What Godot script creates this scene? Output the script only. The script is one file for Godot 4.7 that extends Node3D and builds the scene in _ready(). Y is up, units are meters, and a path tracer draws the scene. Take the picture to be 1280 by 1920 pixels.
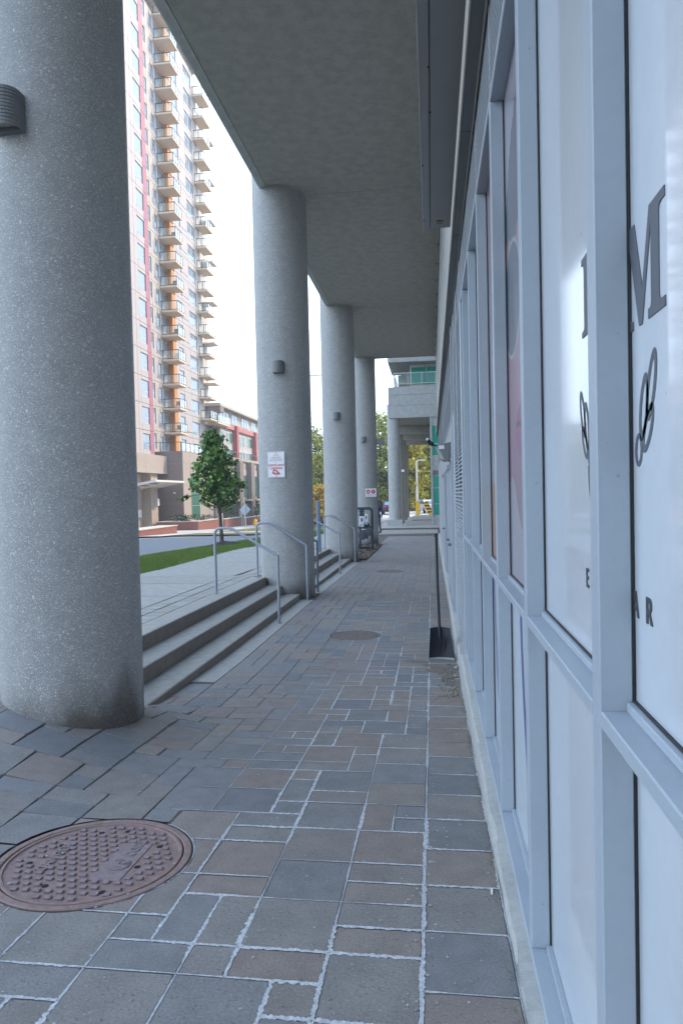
extends Node3D
# All measures below are eye-relative: x right of the camera, y above the eye, d metres ahead along the walkway.

const EYE := 1.9
var rng := RandomNumberGenerator.new()
var M := {}
var used := {}


func V(x: float, y: float, d: float) -> Vector3:
	return Vector3(x, y + EYE, -d)


# ---------------------------------------------------------------- mesh builder
class MB:
	var v := PackedVector3Array()
	var n := PackedVector3Array()
	var c := PackedColorArray()
	var uv := PackedVector2Array()
	var col := Color.WHITE

	func vert(p: Vector3, nn: Vector3, u := Vector2.ZERO) -> void:
		v.append(p); n.append(nn); c.append(col); uv.append(u)

	func tri(a: Vector3, b: Vector3, cc: Vector3, nn: Vector3) -> void:
		if (b - a).cross(cc - a).dot(nn) > 0.0:
			var t := b
			b = cc
			cc = t
		vert(a, nn); vert(b, nn); vert(cc, nn)

	func quad(a: Vector3, b: Vector3, cc: Vector3, d: Vector3, nn: Vector3) -> void:
		tri(a, b, cc, nn); tri(a, cc, d, nn)

	# a face whose normal points away from the point "inside"
	func face(a: Vector3, b: Vector3, cc: Vector3, d: Vector3, inside: Vector3) -> void:
		var nn := (b - a).cross(cc - a)
		if nn.length_squared() < 1e-14:
			nn = (cc - a).cross(d - a)
		nn = nn.normalized()
		if nn.dot((a + b + cc + d) * 0.25 - inside) < 0.0:
			nn = -nn
		quad(a, b, cc, d, nn)

	func face3(a: Vector3, b: Vector3, cc: Vector3, inside: Vector3) -> void:
		var nn := (b - a).cross(cc - a).normalized()
		if nn.dot((a + b + cc) / 3.0 - inside) < 0.0:
			nn = -nn
		tri(a, b, cc, nn)

	# quad with smooth normals
	func squad(a: Vector3, b: Vector3, cc: Vector3, d: Vector3, na: Vector3, nb: Vector3, nc: Vector3, nd: Vector3) -> void:
		if (b - a).cross(cc - a).dot(na + nb + nc + nd) > 0.0:
			vert(a, na); vert(cc, nc); vert(b, nb); vert(a, na); vert(d, nd); vert(cc, nc)
		else:
			vert(a, na); vert(b, nb); vert(cc, nc); vert(a, na); vert(cc, nc); vert(d, nd)

	func hexa(p: Array) -> void:  # 8 points: bottom ring 0..3, top ring 4..7
		var m := Vector3.ZERO
		for q: Vector3 in p:
			m += q
		m /= 8.0
		face(p[0], p[1], p[2], p[3], m)
		face(p[4], p[5], p[6], p[7], m)
		for i in 4:
			var j := (i + 1) % 4
			face(p[i], p[j], p[4 + j], p[4 + i], m)

	func box(a: Vector3, b: Vector3, bev := 0.0) -> void:
		var lo := Vector3(minf(a.x, b.x), minf(a.y, b.y), minf(a.z, b.z))
		var hi := Vector3(maxf(a.x, b.x), maxf(a.y, b.y), maxf(a.z, b.z))
		var m := (lo + hi) * 0.5
		if bev <= 0.0:
			hexa([Vector3(lo.x, lo.y, lo.z), Vector3(hi.x, lo.y, lo.z), Vector3(hi.x, lo.y, hi.z), Vector3(lo.x, lo.y, hi.z), Vector3(lo.x, hi.y, lo.z), Vector3(hi.x, hi.y, lo.z), Vector3(hi.x, hi.y, hi.z), Vector3(lo.x, hi.y, hi.z)])
			return
		var h := (hi - lo) * 0.5
		var e := minf(bev, minf(h.x, minf(h.y, h.z)) * 0.49)
		for ax in 3:
			var a1 := (ax + 1) % 3
			var a2 := (ax + 2) % 3
			for s in [-1.0, 1.0]:
				var q := []
				for t in [[-1, -1], [1, -1], [1, 1], [-1, 1]]:
					var p := m
					p[ax] += s * h[ax]
					p[a1] += t[0] * (h[a1] - e)
					p[a2] += t[1] * (h[a2] - e)
					q.append(p)
				face(q[0], q[1], q[2], q[3], m)
				for s2 in [-1.0, 1.0]:  # edge between faces ax and a1
					var r := []
					for t in [-1.0, 1.0]:
						var p1 := m
						p1[ax] += s * h[ax]
						p1[a1] += s2 * (h[a1] - e)
						p1[a2] += t * (h[a2] - e)
						var p2 := m
						p2[ax] += s * (h[ax] - e)
						p2[a1] += s2 * h[a1]
						p2[a2] += t * (h[a2] - e)
						r.append([p1, p2])
					face(r[0][0], r[0][1], r[1][1], r[1][0], m)
		for sx in [-1.0, 1.0]:
			for sy in [-1.0, 1.0]:
				for sz in [-1.0, 1.0]:
					var s := Vector3(sx, sy, sz)
					var k := m + s * h
					face3(k - Vector3(0, sy * e, sz * e), k - Vector3(sx * e, 0, sz * e), k - Vector3(sx * e, sy * e, 0), m)

	# polygon (in the plane of u and w) pushed along "along"
	func prism(poly: PackedVector2Array, o: Vector3, u: Vector3, w: Vector3, along: Vector3) -> void:
		var idx := Geometry2D.triangulate_polygon(poly)
		var pts: Array[Vector3] = []
		var mid := Vector3.ZERO
		for q in poly:
			pts.append(o + u * q.x + w * q.y)
			mid += pts[-1]
		var dn := along.normalized()
		for i in range(0, idx.size(), 3):
			tri(pts[idx[i]], pts[idx[i + 1]], pts[idx[i + 2]], -dn)
			tri(pts[idx[i]] + along, pts[idx[i + 1]] + along, pts[idx[i + 2]] + along, dn)
		var area := 0.0
		for i in poly.size():
			area += poly[i].cross(poly[(i + 1) % poly.size()])
		for i in poly.size():
			var j := (i + 1) % poly.size()
			var e := (poly[j] - poly[i])
			var on := Vector2(e.y, -e.x).normalized() * (1.0 if area > 0.0 else -1.0)
			quad(pts[i], pts[j], pts[j] + along, pts[i] + along, (u * on.x + w * on.y).normalized())

	func tube(path: Array, r: float, seg := 10, caps := true) -> void:
		var rings := []
		var up := Vector3.UP
		var prev := Vector3.ZERO
		for i in path.size():
			var p: Vector3 = path[i]
			var t: Vector3
			if i == 0:
				t = (path[1] - p).normalized()
			elif i == path.size() - 1:
				t = (p - path[i - 1]).normalized()
			else:
				t = ((path[i + 1] - p).normalized() + (p - path[i - 1]).normalized()).normalized()
			if i == 0:
				up = t.cross(Vector3.RIGHT if absf(t.x) < 0.8 else Vector3.UP).normalized()
			else:
				up = (up - t * up.dot(t)).normalized()
			var stretch := 1.0
			if i > 0 and i < path.size() - 1:
				stretch = 1.0 / maxf(0.5, t.dot((p - path[i - 1]).normalized()))
			var side := t.cross(up)
			var ring := []
			for k in seg:
				var a := TAU * k / seg
				var d := up * cos(a) + side * sin(a)
				ring.append([p + d * r * lerpf(1.0, stretch, 0.5), d])
			rings.append(ring)
			prev = t
		for i in path.size() - 1:
			for k in seg:
				var k2 := (k + 1) % seg
				squad(rings[i][k][0], rings[i][k2][0], rings[i + 1][k2][0], rings[i + 1][k][0], rings[i][k][1], rings[i][k2][1], rings[i + 1][k2][1], rings[i + 1][k][1])
		if caps:
			for e in [0, path.size() - 1]:
				var other: Vector3 = path[1] if e == 0 else path[path.size() - 2]
				for k in range(1, seg - 1):
					face3(rings[e][0][0], rings[e][k][0], rings[e][k + 1][0], other)

	# radii (Vector2: radius, height) spun round the upright axis through o
	func lathe(o: Vector3, prof: Array, seg := 32, cols := []) -> void:
		for i in prof.size() - 1:
			var a: Vector2 = prof[i]
			var b: Vector2 = prof[i + 1]
			var e := (b - a).normalized()
			var nn := Vector2(e.y, -e.x)
			for k in seg:
				var t0 := TAU * k / seg
				var t1 := TAU * (k + 1) / seg
				var d0 := Vector3(cos(t0), 0, sin(t0))
				var d1 := Vector3(cos(t1), 0, sin(t1))
				var n0 := d0 * nn.x + Vector3.UP * nn.y
				var n1 := d1 * nn.x + Vector3.UP * nn.y
				if cols.size():
					col = cols[i]
				var pa := o + d0 * a.x + Vector3.UP * a.y
				var pb := o + d1 * a.x + Vector3.UP * a.y
				var pc := o + d1 * b.x + Vector3.UP * b.y
				var pd := o + d0 * b.x + Vector3.UP * b.y
				if a.x > 1e-6:
					squad(pa, pb, pc, pd, n0, n1, n1, n0) if b.x > 1e-6 else tri(pa, pb, pc, (n0 + n1).normalized())
				else:
					tri(pa, pc, pd, (n0 + n1).normalized())

	func ball(o: Vector3, r: Vector3, seg := 12) -> void:
		for i in seg / 2:
			for k in seg:
				var q := []
				for t in [[i, k], [i, k + 1], [i + 1, k + 1], [i + 1, k]]:
					var la: float = PI * t[0] / (seg / 2) - PI / 2
					var lo: float = TAU * t[1] / seg
					q.append(Vector3(cos(la) * cos(lo), sin(la), cos(la) * sin(lo)))
				squad(o + q[0] * r, o + q[1] * r, o + q[2] * r, o + q[3] * r, q[0], q[1], q[2], q[3])

	func mesh() -> ArrayMesh:
		var a := []
		a.resize(Mesh.ARRAY_MAX)
		a[Mesh.ARRAY_VERTEX] = v
		a[Mesh.ARRAY_NORMAL] = n
		a[Mesh.ARRAY_COLOR] = c
		a[Mesh.ARRAY_TEX_UV] = uv
		var m := ArrayMesh.new()
		m.add_surface_from_arrays(Mesh.PRIMITIVE_TRIANGLES, a)
		return m


# ---------------------------------------------------------------- scene helpers
func numbered(called: String) -> String:
	var k: int = used.get(called, 0)
	used[called] = k + 1
	return called if k == 0 else "%s_%03d" % [called, k]


func thing(called: String, label: String, category: String, at: Vector3, group := "") -> Node3D:
	var o := Node3D.new()
	o.name = numbered(called)
	add_child(o)
	o.position = at
	o.set_meta("label", label)
	o.set_meta("category", category)
	if group:
		o.set_meta("group", group)
	return o


func structure(called: String, m: MB, mat: Material) -> MeshInstance3D:
	var o := MeshInstance3D.new()
	o.name = numbered(called)
	o.mesh = m.mesh()
	o.material_override = mat
	add_child(o)
	o.set_meta("kind", "structure")
	return o


func put_mesh(called: String, mesh: Mesh, mat: Material, parent: Node3D) -> MeshInstance3D:
	var o := MeshInstance3D.new()
	o.name = called
	o.mesh = mesh
	o.material_override = mat
	var nm := called
	var k := 0
	while parent.has_node(nm):
		k += 1
		nm = "%s_%03d" % [called, k]
	o.name = nm
	parent.add_child(o, true)
	return o


# m holds world coordinates; the part is shifted back by its parent's place
func part(called: String, m: MB, mat: Material, parent: Node3D) -> MeshInstance3D:
	var o := put_mesh(called, m.mesh(), mat, parent)
	var off := Vector3.ZERO
	var p: Node = parent
	while p != self and p is Node3D:
		off += (p as Node3D).position
		p = p.get_parent()
	o.position = -off
	return o


var serial := {}


func many(called: String, mesh: Mesh, mat: Material, parent: Node3D, t: Transform3D) -> MeshInstance3D:
	var key := str(parent.get_instance_id()) + called
	var k: int = serial.get(key, 0)
	serial[key] = k + 1
	var o := MeshInstance3D.new()
	o.name = called if k == 0 else "%s_%03d" % [called, k]
	o.mesh = mesh
	o.material_override = mat
	o.transform = t
	parent.add_child(o, true)
	return o


func stuff(o: Node3D) -> Node3D:
	o.set_meta("kind", "stuff")
	return o


func bx(x0: float, x1: float, y0: float, y1: float, d0: float, d1: float, bev := 0.0) -> MB:
	var m := MB.new()
	m.box(V(x0, y0, d0), V(x1, y1, d1), bev)
	return m


func copy(o: Node3D, at: Vector3, turn: float, label: String) -> Node3D:
	var r: Node3D = o.duplicate()
	var base := String(o.name).trim_suffix("_" + String(o.name).get_slice("_", String(o.name).get_slice_count("_") - 1)) if String(o.name).right(3).is_valid_int() else String(o.name)
	r.name = numbered(base)
	add_child(r)
	r.position = at
	r.rotation.y = turn
	r.set_meta("label", label)
	return r


# ---------------------------------------------------------------- textures and materials
func noise_bytes(size: int, freq: float, sd: int, oct := 4) -> PackedByteArray:
	var f := FastNoiseLite.new()
	f.noise_type = FastNoiseLite.TYPE_SIMPLEX_SMOOTH
	f.seed = sd
	f.frequency = freq
	f.fractal_octaves = oct
	return f.get_seamless_image(size, size).get_data()


# grey texture: coarse and fine mottling plus specks; each speck entry is [count, radius, value]
func grain(size: int, mid: float, coarse: float, fine: float, fc: float, ff: float, specks: Array, sd: int, tint := Color(1, 1, 1), tint2 := Color(1, 1, 1)) -> Image:
	var a := noise_bytes(size, fc, sd)
	var b := noise_bytes(size, ff, sd + 1, 2)
	var h := noise_bytes(size, fc * 1.7, sd + 2, 3)
	var val := PackedFloat32Array()
	val.resize(size * size)
	for i in size * size:
		val[i] = mid * (1.0 + coarse * (a[i] / 127.5 - 1.0) + fine * (b[i] / 127.5 - 1.0))
	var r := RandomNumberGenerator.new()
	r.seed = sd * 7 + 3
	for s: Array in specks:
		for k in int(s[0]):
			var x := r.randi() % size
			var y := r.randi() % size
			var rad: float = s[1] * r.randf_range(0.5, 1.3)
			var ry := rad * r.randf_range(0.6, 1.2)
			var vv: float = s[2] * r.randf_range(0.8, 1.2)
			for dy in range(-int(ceil(ry)), int(ceil(ry)) + 1):
				for dx in range(-int(ceil(rad)), int(ceil(rad)) + 1):
					if (dx * dx) / (rad * rad + 0.01) + (dy * dy) / (ry * ry + 0.01) <= 1.0:
						val[((y + dy + size) % size) * size + (x + dx + size) % size] = vv
	var out := PackedByteArray()
	out.resize(size * size * 3)
	for i in size * size:
		var t := h[i] / 255.0
		var l := pow(clampf(val[i], 0.0, 1.0), 0.4545)
		out[i * 3] = int(clampf(l * lerpf(tint.r, tint2.r, t), 0, 1) * 255.0)
		out[i * 3 + 1] = int(clampf(l * lerpf(tint.g, tint2.g, t), 0, 1) * 255.0)
		out[i * 3 + 2] = int(clampf(l * lerpf(tint.b, tint2.b, t), 0, 1) * 255.0)
	return Image.create_from_data(size, size, false, Image.FORMAT_RGB8, out)


func bumps(im: Image, strength: float) -> ImageTexture:
	var c: Image = im.duplicate()
	c.convert(Image.FORMAT_RGBA8)
	c.bump_map_to_normal_map(strength)
	return ImageTexture.create_from_image(c)


func lin(r: float, g: float, b: float) -> Color:
	return Color(r, g, b).linear_to_srgb()


func mat(called: String, c: Color, rough := 0.8, tex: Texture2D = null, tile := 1.0, nrm: Texture2D = null, nscale := 1.0, metal := 0.0) -> StandardMaterial3D:
	var m := StandardMaterial3D.new()
	m.resource_name = called
	m.albedo_color = c
	m.roughness = rough
	m.metallic = metal
	if tex:
		m.albedo_texture = tex
	if nrm:
		m.normal_enabled = true
		m.normal_texture = nrm
		m.normal_scale = nscale
	if tex or nrm:
		m.uv1_triplanar = true
		m.uv1_world_triplanar = true
		m.uv1_scale = Vector3.ONE / tile
	M[called] = m
	return m


func vcol(m: StandardMaterial3D) -> StandardMaterial3D:
	m.vertex_color_use_as_albedo = true
	return m


func glass(called: String, c: Color, a: float) -> StandardMaterial3D:
	var m := StandardMaterial3D.new()
	m.resource_name = called
	m.albedo_color = Color(c.r, c.g, c.b, a)
	m.transparency = BaseMaterial3D.TRANSPARENCY_ALPHA
	m.roughness = 0.03
	M[called] = m
	return m


func make_materials() -> void:
	var agg := grain(1024, 0.46, 0.12, 0.22, 0.006, 0.12, [[24000, 1.7, 0.34], [20000, 1.8, 0.62], [4600, 2.1, 0.85], [1500, 2.9, 0.95], [240, 4.0, 1.0]], 11)
	var agg_t := ImageTexture.create_from_image(agg)
	var agg_n := bumps(agg, 3.0)
	var conc := grain(1024, 0.80, 0.14, 0.08, 0.008, 0.10, [[1500, 1.2, 0.55], [700, 1.3, 0.95]], 21)
	var conc_t := ImageTexture.create_from_image(conc)
	var conc_n := bumps(conc, 2.0)
	var stone := grain(512, 0.76, 0.13, 0.20, 0.010, 0.16, [[2600, 1.3, 0.55], [1400, 1.2, 0.95], [420, 1.9, 1.0]], 31)
	var stone_t := ImageTexture.create_from_image(stone)
	var stone_n := bumps(stone, 4.0)
	var soft := grain(512, 0.86, 0.035, 0.03, 0.006, 0.09, [[60, 1.0, 0.7]], 41)
	var soft_t := ImageTexture.create_from_image(soft)
	var rust := grain(512, 0.78, 0.25, 0.2, 0.012, 0.12, [[500, 2.0, 0.5], [300, 1.5, 1.0]], 51, Color(0.84, 0.68, 0.60), Color(0.76, 0.70, 0.69))
	var rust_t := ImageTexture.create_from_image(rust)
	var rust_n := bumps(rust, 4.0)
	var soil := grain(512, 0.7, 0.3, 0.3, 0.02, 0.2, [[3000, 2.0, 0.4], [2000, 2.0, 1.0]], 61)
	var soil_t := ImageTexture.create_from_image(soil)

	vcol(mat("aggregate", lin(0.68, 0.675, 0.65), 0.55, agg_t, 1.25, agg_n, 0.8))
	mat("soffit", lin(0.54, 0.495, 0.435), 0.9, stone_t, 1.3, conc_n, 0.3)
	mat("drip", lin(0.62, 0.61, 0.57), 0.85, conc_t, 1.5)
	mat("concrete", lin(0.40, 0.37, 0.32), 0.85, stone_t, 0.9, stone_n, 0.5)
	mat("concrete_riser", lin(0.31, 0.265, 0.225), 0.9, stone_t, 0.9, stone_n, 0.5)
	mat("slab", lin(0.40, 0.375, 0.33), 0.88, conc_t, 1.7, conc_n, 0.4)
	mat("slab_b", lin(0.37, 0.345, 0.30), 0.88, conc_t, 1.9, conc_n, 0.4)
	mat("footing", lin(0.44, 0.415, 0.37), 0.88, stone_t, 0.8, stone_n, 0.6)
	mat("curb", lin(0.56, 0.56, 0.53), 0.85, stone_t, 0.5, stone_n, 1.0)
	var tones := [Color(0.268, 0.268, 0.268), Color(0.308, 0.262, 0.232), Color(0.236, 0.240, 0.246), Color(0.290, 0.264, 0.242), Color(0.325, 0.283, 0.250), Color(0.256, 0.254, 0.252), Color(0.278, 0.272, 0.264), Color(0.300, 0.282, 0.262)]
	for i in tones.size():
		var t: Color = tones[i]
		mat("paver_%d" % i, lin(t.r * 0.99, t.g * 0.975, t.b * 0.965), 0.82, stone_t, 0.80 + 0.05 * i, stone_n, 0.7)
	vcol(mat("paver_far", Color.WHITE, 0.82, stone_t, 0.45))
	vcol(mat("joint_sand", Color.WHITE, 0.95, stone_t, 0.3))
	vcol(mat("salt", Color.WHITE, 0.95, stone_t, 0.15))
	mat("metal_white", lin(0.42, 0.475, 0.53), 0.42, soft_t, 1.4)
	mat("metal_panel", lin(0.42, 0.45, 0.48), 0.5, soft_t, 1.4)
	mat("metal_grey", lin(0.20, 0.20, 0.20), 0.55, soft_t, 1.0)
	mat("gasket", lin(0.03, 0.03, 0.035), 0.6)
	mat("canopy", lin(0.33, 0.33, 0.33), 0.6, soft_t, 1.0)
	mat("trim_beige", lin(0.44, 0.41, 0.36), 0.6)
	mat("wall_upper", lin(0.62, 0.62, 0.60), 0.8, conc_t, 2.2)
	var film := mat("window_film", lin(0.67, 0.71, 0.75), 0.35, soft_t, 2.2)
	film.clearcoat_enabled = true
	film.clearcoat = 0.8
	film.clearcoat_roughness = 0.07
	mat("rail_paint", lin(0.34, 0.37, 0.42), 0.45, soft_t, 0.5)
	mat("cast_iron", Color(0.76, 0.74, 0.75), 0.75, rust_t, 0.28, rust_n, 0.9)
	mat("cast_iron_dark", Color(0.74, 0.76, 0.82), 0.6, rust_t, 0.22, rust_n, 0.9)
	mat("hole", lin(0.01, 0.01, 0.01), 0.95)
	mat("lamp_housing", lin(0.22, 0.225, 0.23), 0.5, soft_t, 0.4)
	mat("lamp_lens", lin(0.45, 0.43, 0.38), 0.25)
	mat("sign_white", lin(0.78, 0.78, 0.80), 0.4)
	mat("sign_red", lin(0.55, 0.03, 0.04), 0.5)
	mat("sign_rose", lin(0.50, 0.18, 0.20), 0.5)
	mat("ink", lin(0.05, 0.055, 0.065), 0.5)
	mat("ink_grey", lin(0.10, 0.11, 0.13), 0.5)
	mat("pipe_teal", lin(0.035, 0.06, 0.075), 0.5, soft_t, 0.4)
	mat("meter_white", lin(0.62, 0.63, 0.65), 0.5)
	mat("meter_grey", lin(0.065, 0.08, 0.095), 0.45)
	mat("shovel_blue", lin(0.012, 0.016, 0.03), 0.5, soft_t, 0.2)
	mat("shovel_edge", lin(0.35, 0.36, 0.37), 0.6)
	mat("asphalt", lin(0.10, 0.10, 0.105), 0.9, stone_t, 0.8)
	mat("asphalt_pale", lin(0.22, 0.22, 0.225), 0.9, stone_t, 1.1)
	mat("pale_paving", lin(0.50, 0.49, 0.46), 0.9, conc_t, 2.0)
	mat("lawn", lin(0.15, 0.22, 0.05), 1.0, soil_t, 0.9)
	mat("lawn_dry", lin(0.16, 0.15, 0.06), 1.0, soil_t, 0.9)
	mat("mulch", lin(0.030, 0.022, 0.018), 1.0, soil_t, 0.4)
	mat("earth", lin(0.10, 0.085, 0.06), 1.0, soil_t, 2.0)
	mat("bark", lin(0.12, 0.10, 0.085), 0.95, soil_t, 0.3)
	for k in [["leaf", 0.0], ["blade", 0.0]]:
		var m := vcol(mat(k[0], Color.WHITE, 0.55))
		m.cull_mode = BaseMaterial3D.CULL_DISABLED
		m.backlight_enabled = true
		m.backlight = Color(0.5, 0.55, 0.2)
	vcol(mat("litter", Color.WHITE, 0.9)).cull_mode = BaseMaterial3D.CULL_DISABLED
	mat("tower_panel", lin(0.48, 0.43, 0.385), 0.75, soft_t, 3.0)
	mat("tower_panel_b", lin(0.48, 0.43, 0.415), 0.75, soft_t, 3.0)
	mat("tower_joint", lin(0.30, 0.25, 0.22), 0.9)
	mat("tower_slab", lin(0.72, 0.58, 0.44), 0.8, soft_t, 2.0)
	mat("pink", lin(0.40, 0.16, 0.20), 0.7, soft_t, 3.0)
	mat("orange", lin(0.58, 0.25, 0.055), 0.7, soft_t, 3.0)
	mat("frame_pale", lin(0.62, 0.60, 0.56), 0.5)
	mat("frame_dark", lin(0.05, 0.055, 0.06), 0.5)
	mat("pane", lin(0.20, 0.27, 0.34), 0.04).metallic_specular = 0.9
	mat("pane_green", lin(0.06, 0.17, 0.13), 0.06).metallic_specular = 0.6
	mat("pane_teal", lin(0.012, 0.30, 0.22), 0.12)
	glass("rail_glass", Color(0.75, 0.9, 0.88), 0.08)
	mat("brown_stone", lin(0.27, 0.215, 0.19), 0.85, conc_t, 2.5)
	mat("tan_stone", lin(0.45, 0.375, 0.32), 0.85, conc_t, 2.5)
	mat("red_panel", lin(0.42, 0.11, 0.095), 0.7, soft_t, 2.0)
	mat("red_panel_pale", lin(0.52, 0.17, 0.15), 0.7, soft_t, 2.0)
	mat("brick", lin(0.34, 0.13, 0.095), 0.9, soft_t, 0.6)
	mat("brick_b", lin(0.29, 0.11, 0.085), 0.9, soft_t, 0.6)
	mat("mortar", lin(0.36, 0.28, 0.24), 0.95)
	mat("cap_stone", lin(0.55, 0.50, 0.42), 0.85, conc_t, 1.5)
	mat("block_concrete", lin(0.50, 0.50, 0.48), 0.85, conc_t, 3.0, conc_n, 0.3)
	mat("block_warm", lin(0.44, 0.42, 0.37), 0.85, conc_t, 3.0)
	mat("yellow", lin(0.78, 0.46, 0.015), 0.5)
	mat("black_paint", lin(0.012, 0.012, 0.012), 0.5)
	mat("pole_grey", lin(0.58, 0.56, 0.50), 0.6)
	mat("blue_post", lin(0.09, 0.15, 0.24), 0.5)
	mat("car_dark", lin(0.03, 0.03, 0.035), 0.25)
	mat("car_white", lin(0.72, 0.72, 0.72), 0.25)
	mat("tail_light", lin(0.55, 0.02, 0.02), 0.2)
	mat("tyre", lin(0.015, 0.015, 0.015), 0.9)
	mat("cloth_blue", lin(0.035, 0.055, 0.11), 0.9)
	mat("cloth_dark", lin(0.03, 0.04, 0.07), 0.9)
	mat("skin", lin(0.42, 0.24, 0.16), 0.6)
	mat("hair", lin(0.03, 0.02, 0.015), 0.7)
	mat("hydrant_yellow", lin(0.70, 0.42, 0.02), 0.5)
	mat("swoosh", lin(0.07, 0.08, 0.28), 0.3)
	mat("butt", lin(0.78, 0.76, 0.72), 0.9)
	mat("stain", lin(0.19, 0.155, 0.125), 0.7)
	mat("grate", lin(0.24, 0.19, 0.165), 0.7, stone_t, 0.3)


# ---------------------------------------------------------------- ground shape
const GD := [0.0, 2.15, 3.0, 4.0, 5.0, 6.0, 7.2, 9.0, 12.0, 19.7, 27.4, 34.0, 60.0, 400.0]
const GY := [-1.45, -1.55, -1.61, -1.67, -1.74, -1.79, -1.83, -1.845, -1.87, -1.98, -2.05, -2.09, -2.2, -2.4]
const XC := -2.669      # the row of columns
const ZC := [4.760, 12.453, 20.146, 27.839]
const RC := 0.495
const SOF := 5.502
const XW := 0.303       # front of the shopfront framing
const HOLE := Vector3(-1.52, 2.83, 0.425)  # near utility cover: x, d, radius


func g_line(d: float) -> float:
	if d <= GD[0]:
		return GY[0] - 0.045 * (d - GD[0])
	for i in GD.size() - 1:
		if d < GD[i + 1]:
			return lerpf(GY[i], GY[i + 1], (d - GD[i]) / (GD[i + 1] - GD[i]))
	return GY[-1]


func plaza_y(d: float) -> float:
	if d < 12.0:
		return -1.395 - 0.0075 * (d - 5.0)
	if d < 13.0:
		return lerpf(-1.4475, -1.525, d - 12.0)
	return -1.525 - 0.0067 * (d - 13.0)


# height of the walkway
func G(x: float, d: float) -> float:
	var g := 0.0
	for k in [-0.35, 0.0, 0.35]:
		g += g_line(d + k) / 3.0
	var ramp := smoothstep(1.6, 3.3, -x) * smoothstep(2.1, 4.3, d) * (1.0 - smoothstep(4.75, 5.7, d))
	return lerpf(g, -1.385, ramp)


func road_y(d: float) -> float:
	if d < 26.0:
		return -2.3 - 0.012 * (26.0 - d) * 0.0
	if d < 76.0:
		return -2.3 - 0.028 * (d - 26.0)
	return -3.70 - 0.018 * (minf(d, 150.0) - 76.0)


# height of the lower ground round about
func H(x: float, d: float) -> float:
	var right := minf(g_line(d), plaza_y(d)) if d > 20.0 else plaza_y(d)
	if d > 20.0 and d < 34.0:
		right = lerpf(plaza_y(20.0), g_line(34.0), (d - 20.0) / 14.0)
	if x > -5.9:
		return right
	if x > -11.7:
		var t := (-5.9 - x) / 5.8
		return lerpf(right - 0.04, road_y(d), t * t * (1.6 - 0.6 * t))
	return road_y(d)


func sheet(x0: float, x1: float, d0: float, d1: float, nx: int, nd: int, f: Callable, lift: float) -> MB:
	var m := MB.new()
	for i in nx:
		for j in nd:
			var xa := lerpf(x0, x1, float(i) / nx)
			var xb := lerpf(x0, x1, float(i + 1) / nx)
			var da := lerpf(d0, d1, float(j) / nd)
			var db := lerpf(d0, d1, float(j + 1) / nd)
			m.squad(V(xa, f.call(xa, da) + lift, da), V(xb, f.call(xb, da) + lift, da), V(xb, f.call(xb, db) + lift, db), V(xa, f.call(xa, db) + lift, db), Vector3.UP, Vector3.UP, Vector3.UP, Vector3.UP)
	return m


# how much the joints are whitened by salt
func salt(x: float, d: float) -> float:
	var w := smoothstep(1.5, 0.7, -x) * (1.0 - 0.7 * smoothstep(7.0, 11.0, d))
	w = maxf(w, smoothstep(2.0, 1.2, -x) * smoothstep(3.1, 2.4, d))
	w = maxf(w, 0.65 * exp(-pow((x + 0.25) / 0.5, 2.0)) * exp(-pow((d - 13.0) / 4.5, 2.0)))
	w = maxf(w, 0.8 * exp(-pow((x + 0.06) / 0.06, 2.0)) * (1.0 - smoothstep(16.0, 24.0, d)))
	return clampf(w, 0.0, 1.0)


func circle_poly(x: float, d: float, r: float, seg := 48) -> PackedVector2Array:
	var p := PackedVector2Array()
	for k in seg:
		p.append(Vector2(x + r * cos(TAU * k / seg), d + r * sin(TAU * k / seg)))
	return p


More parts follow.
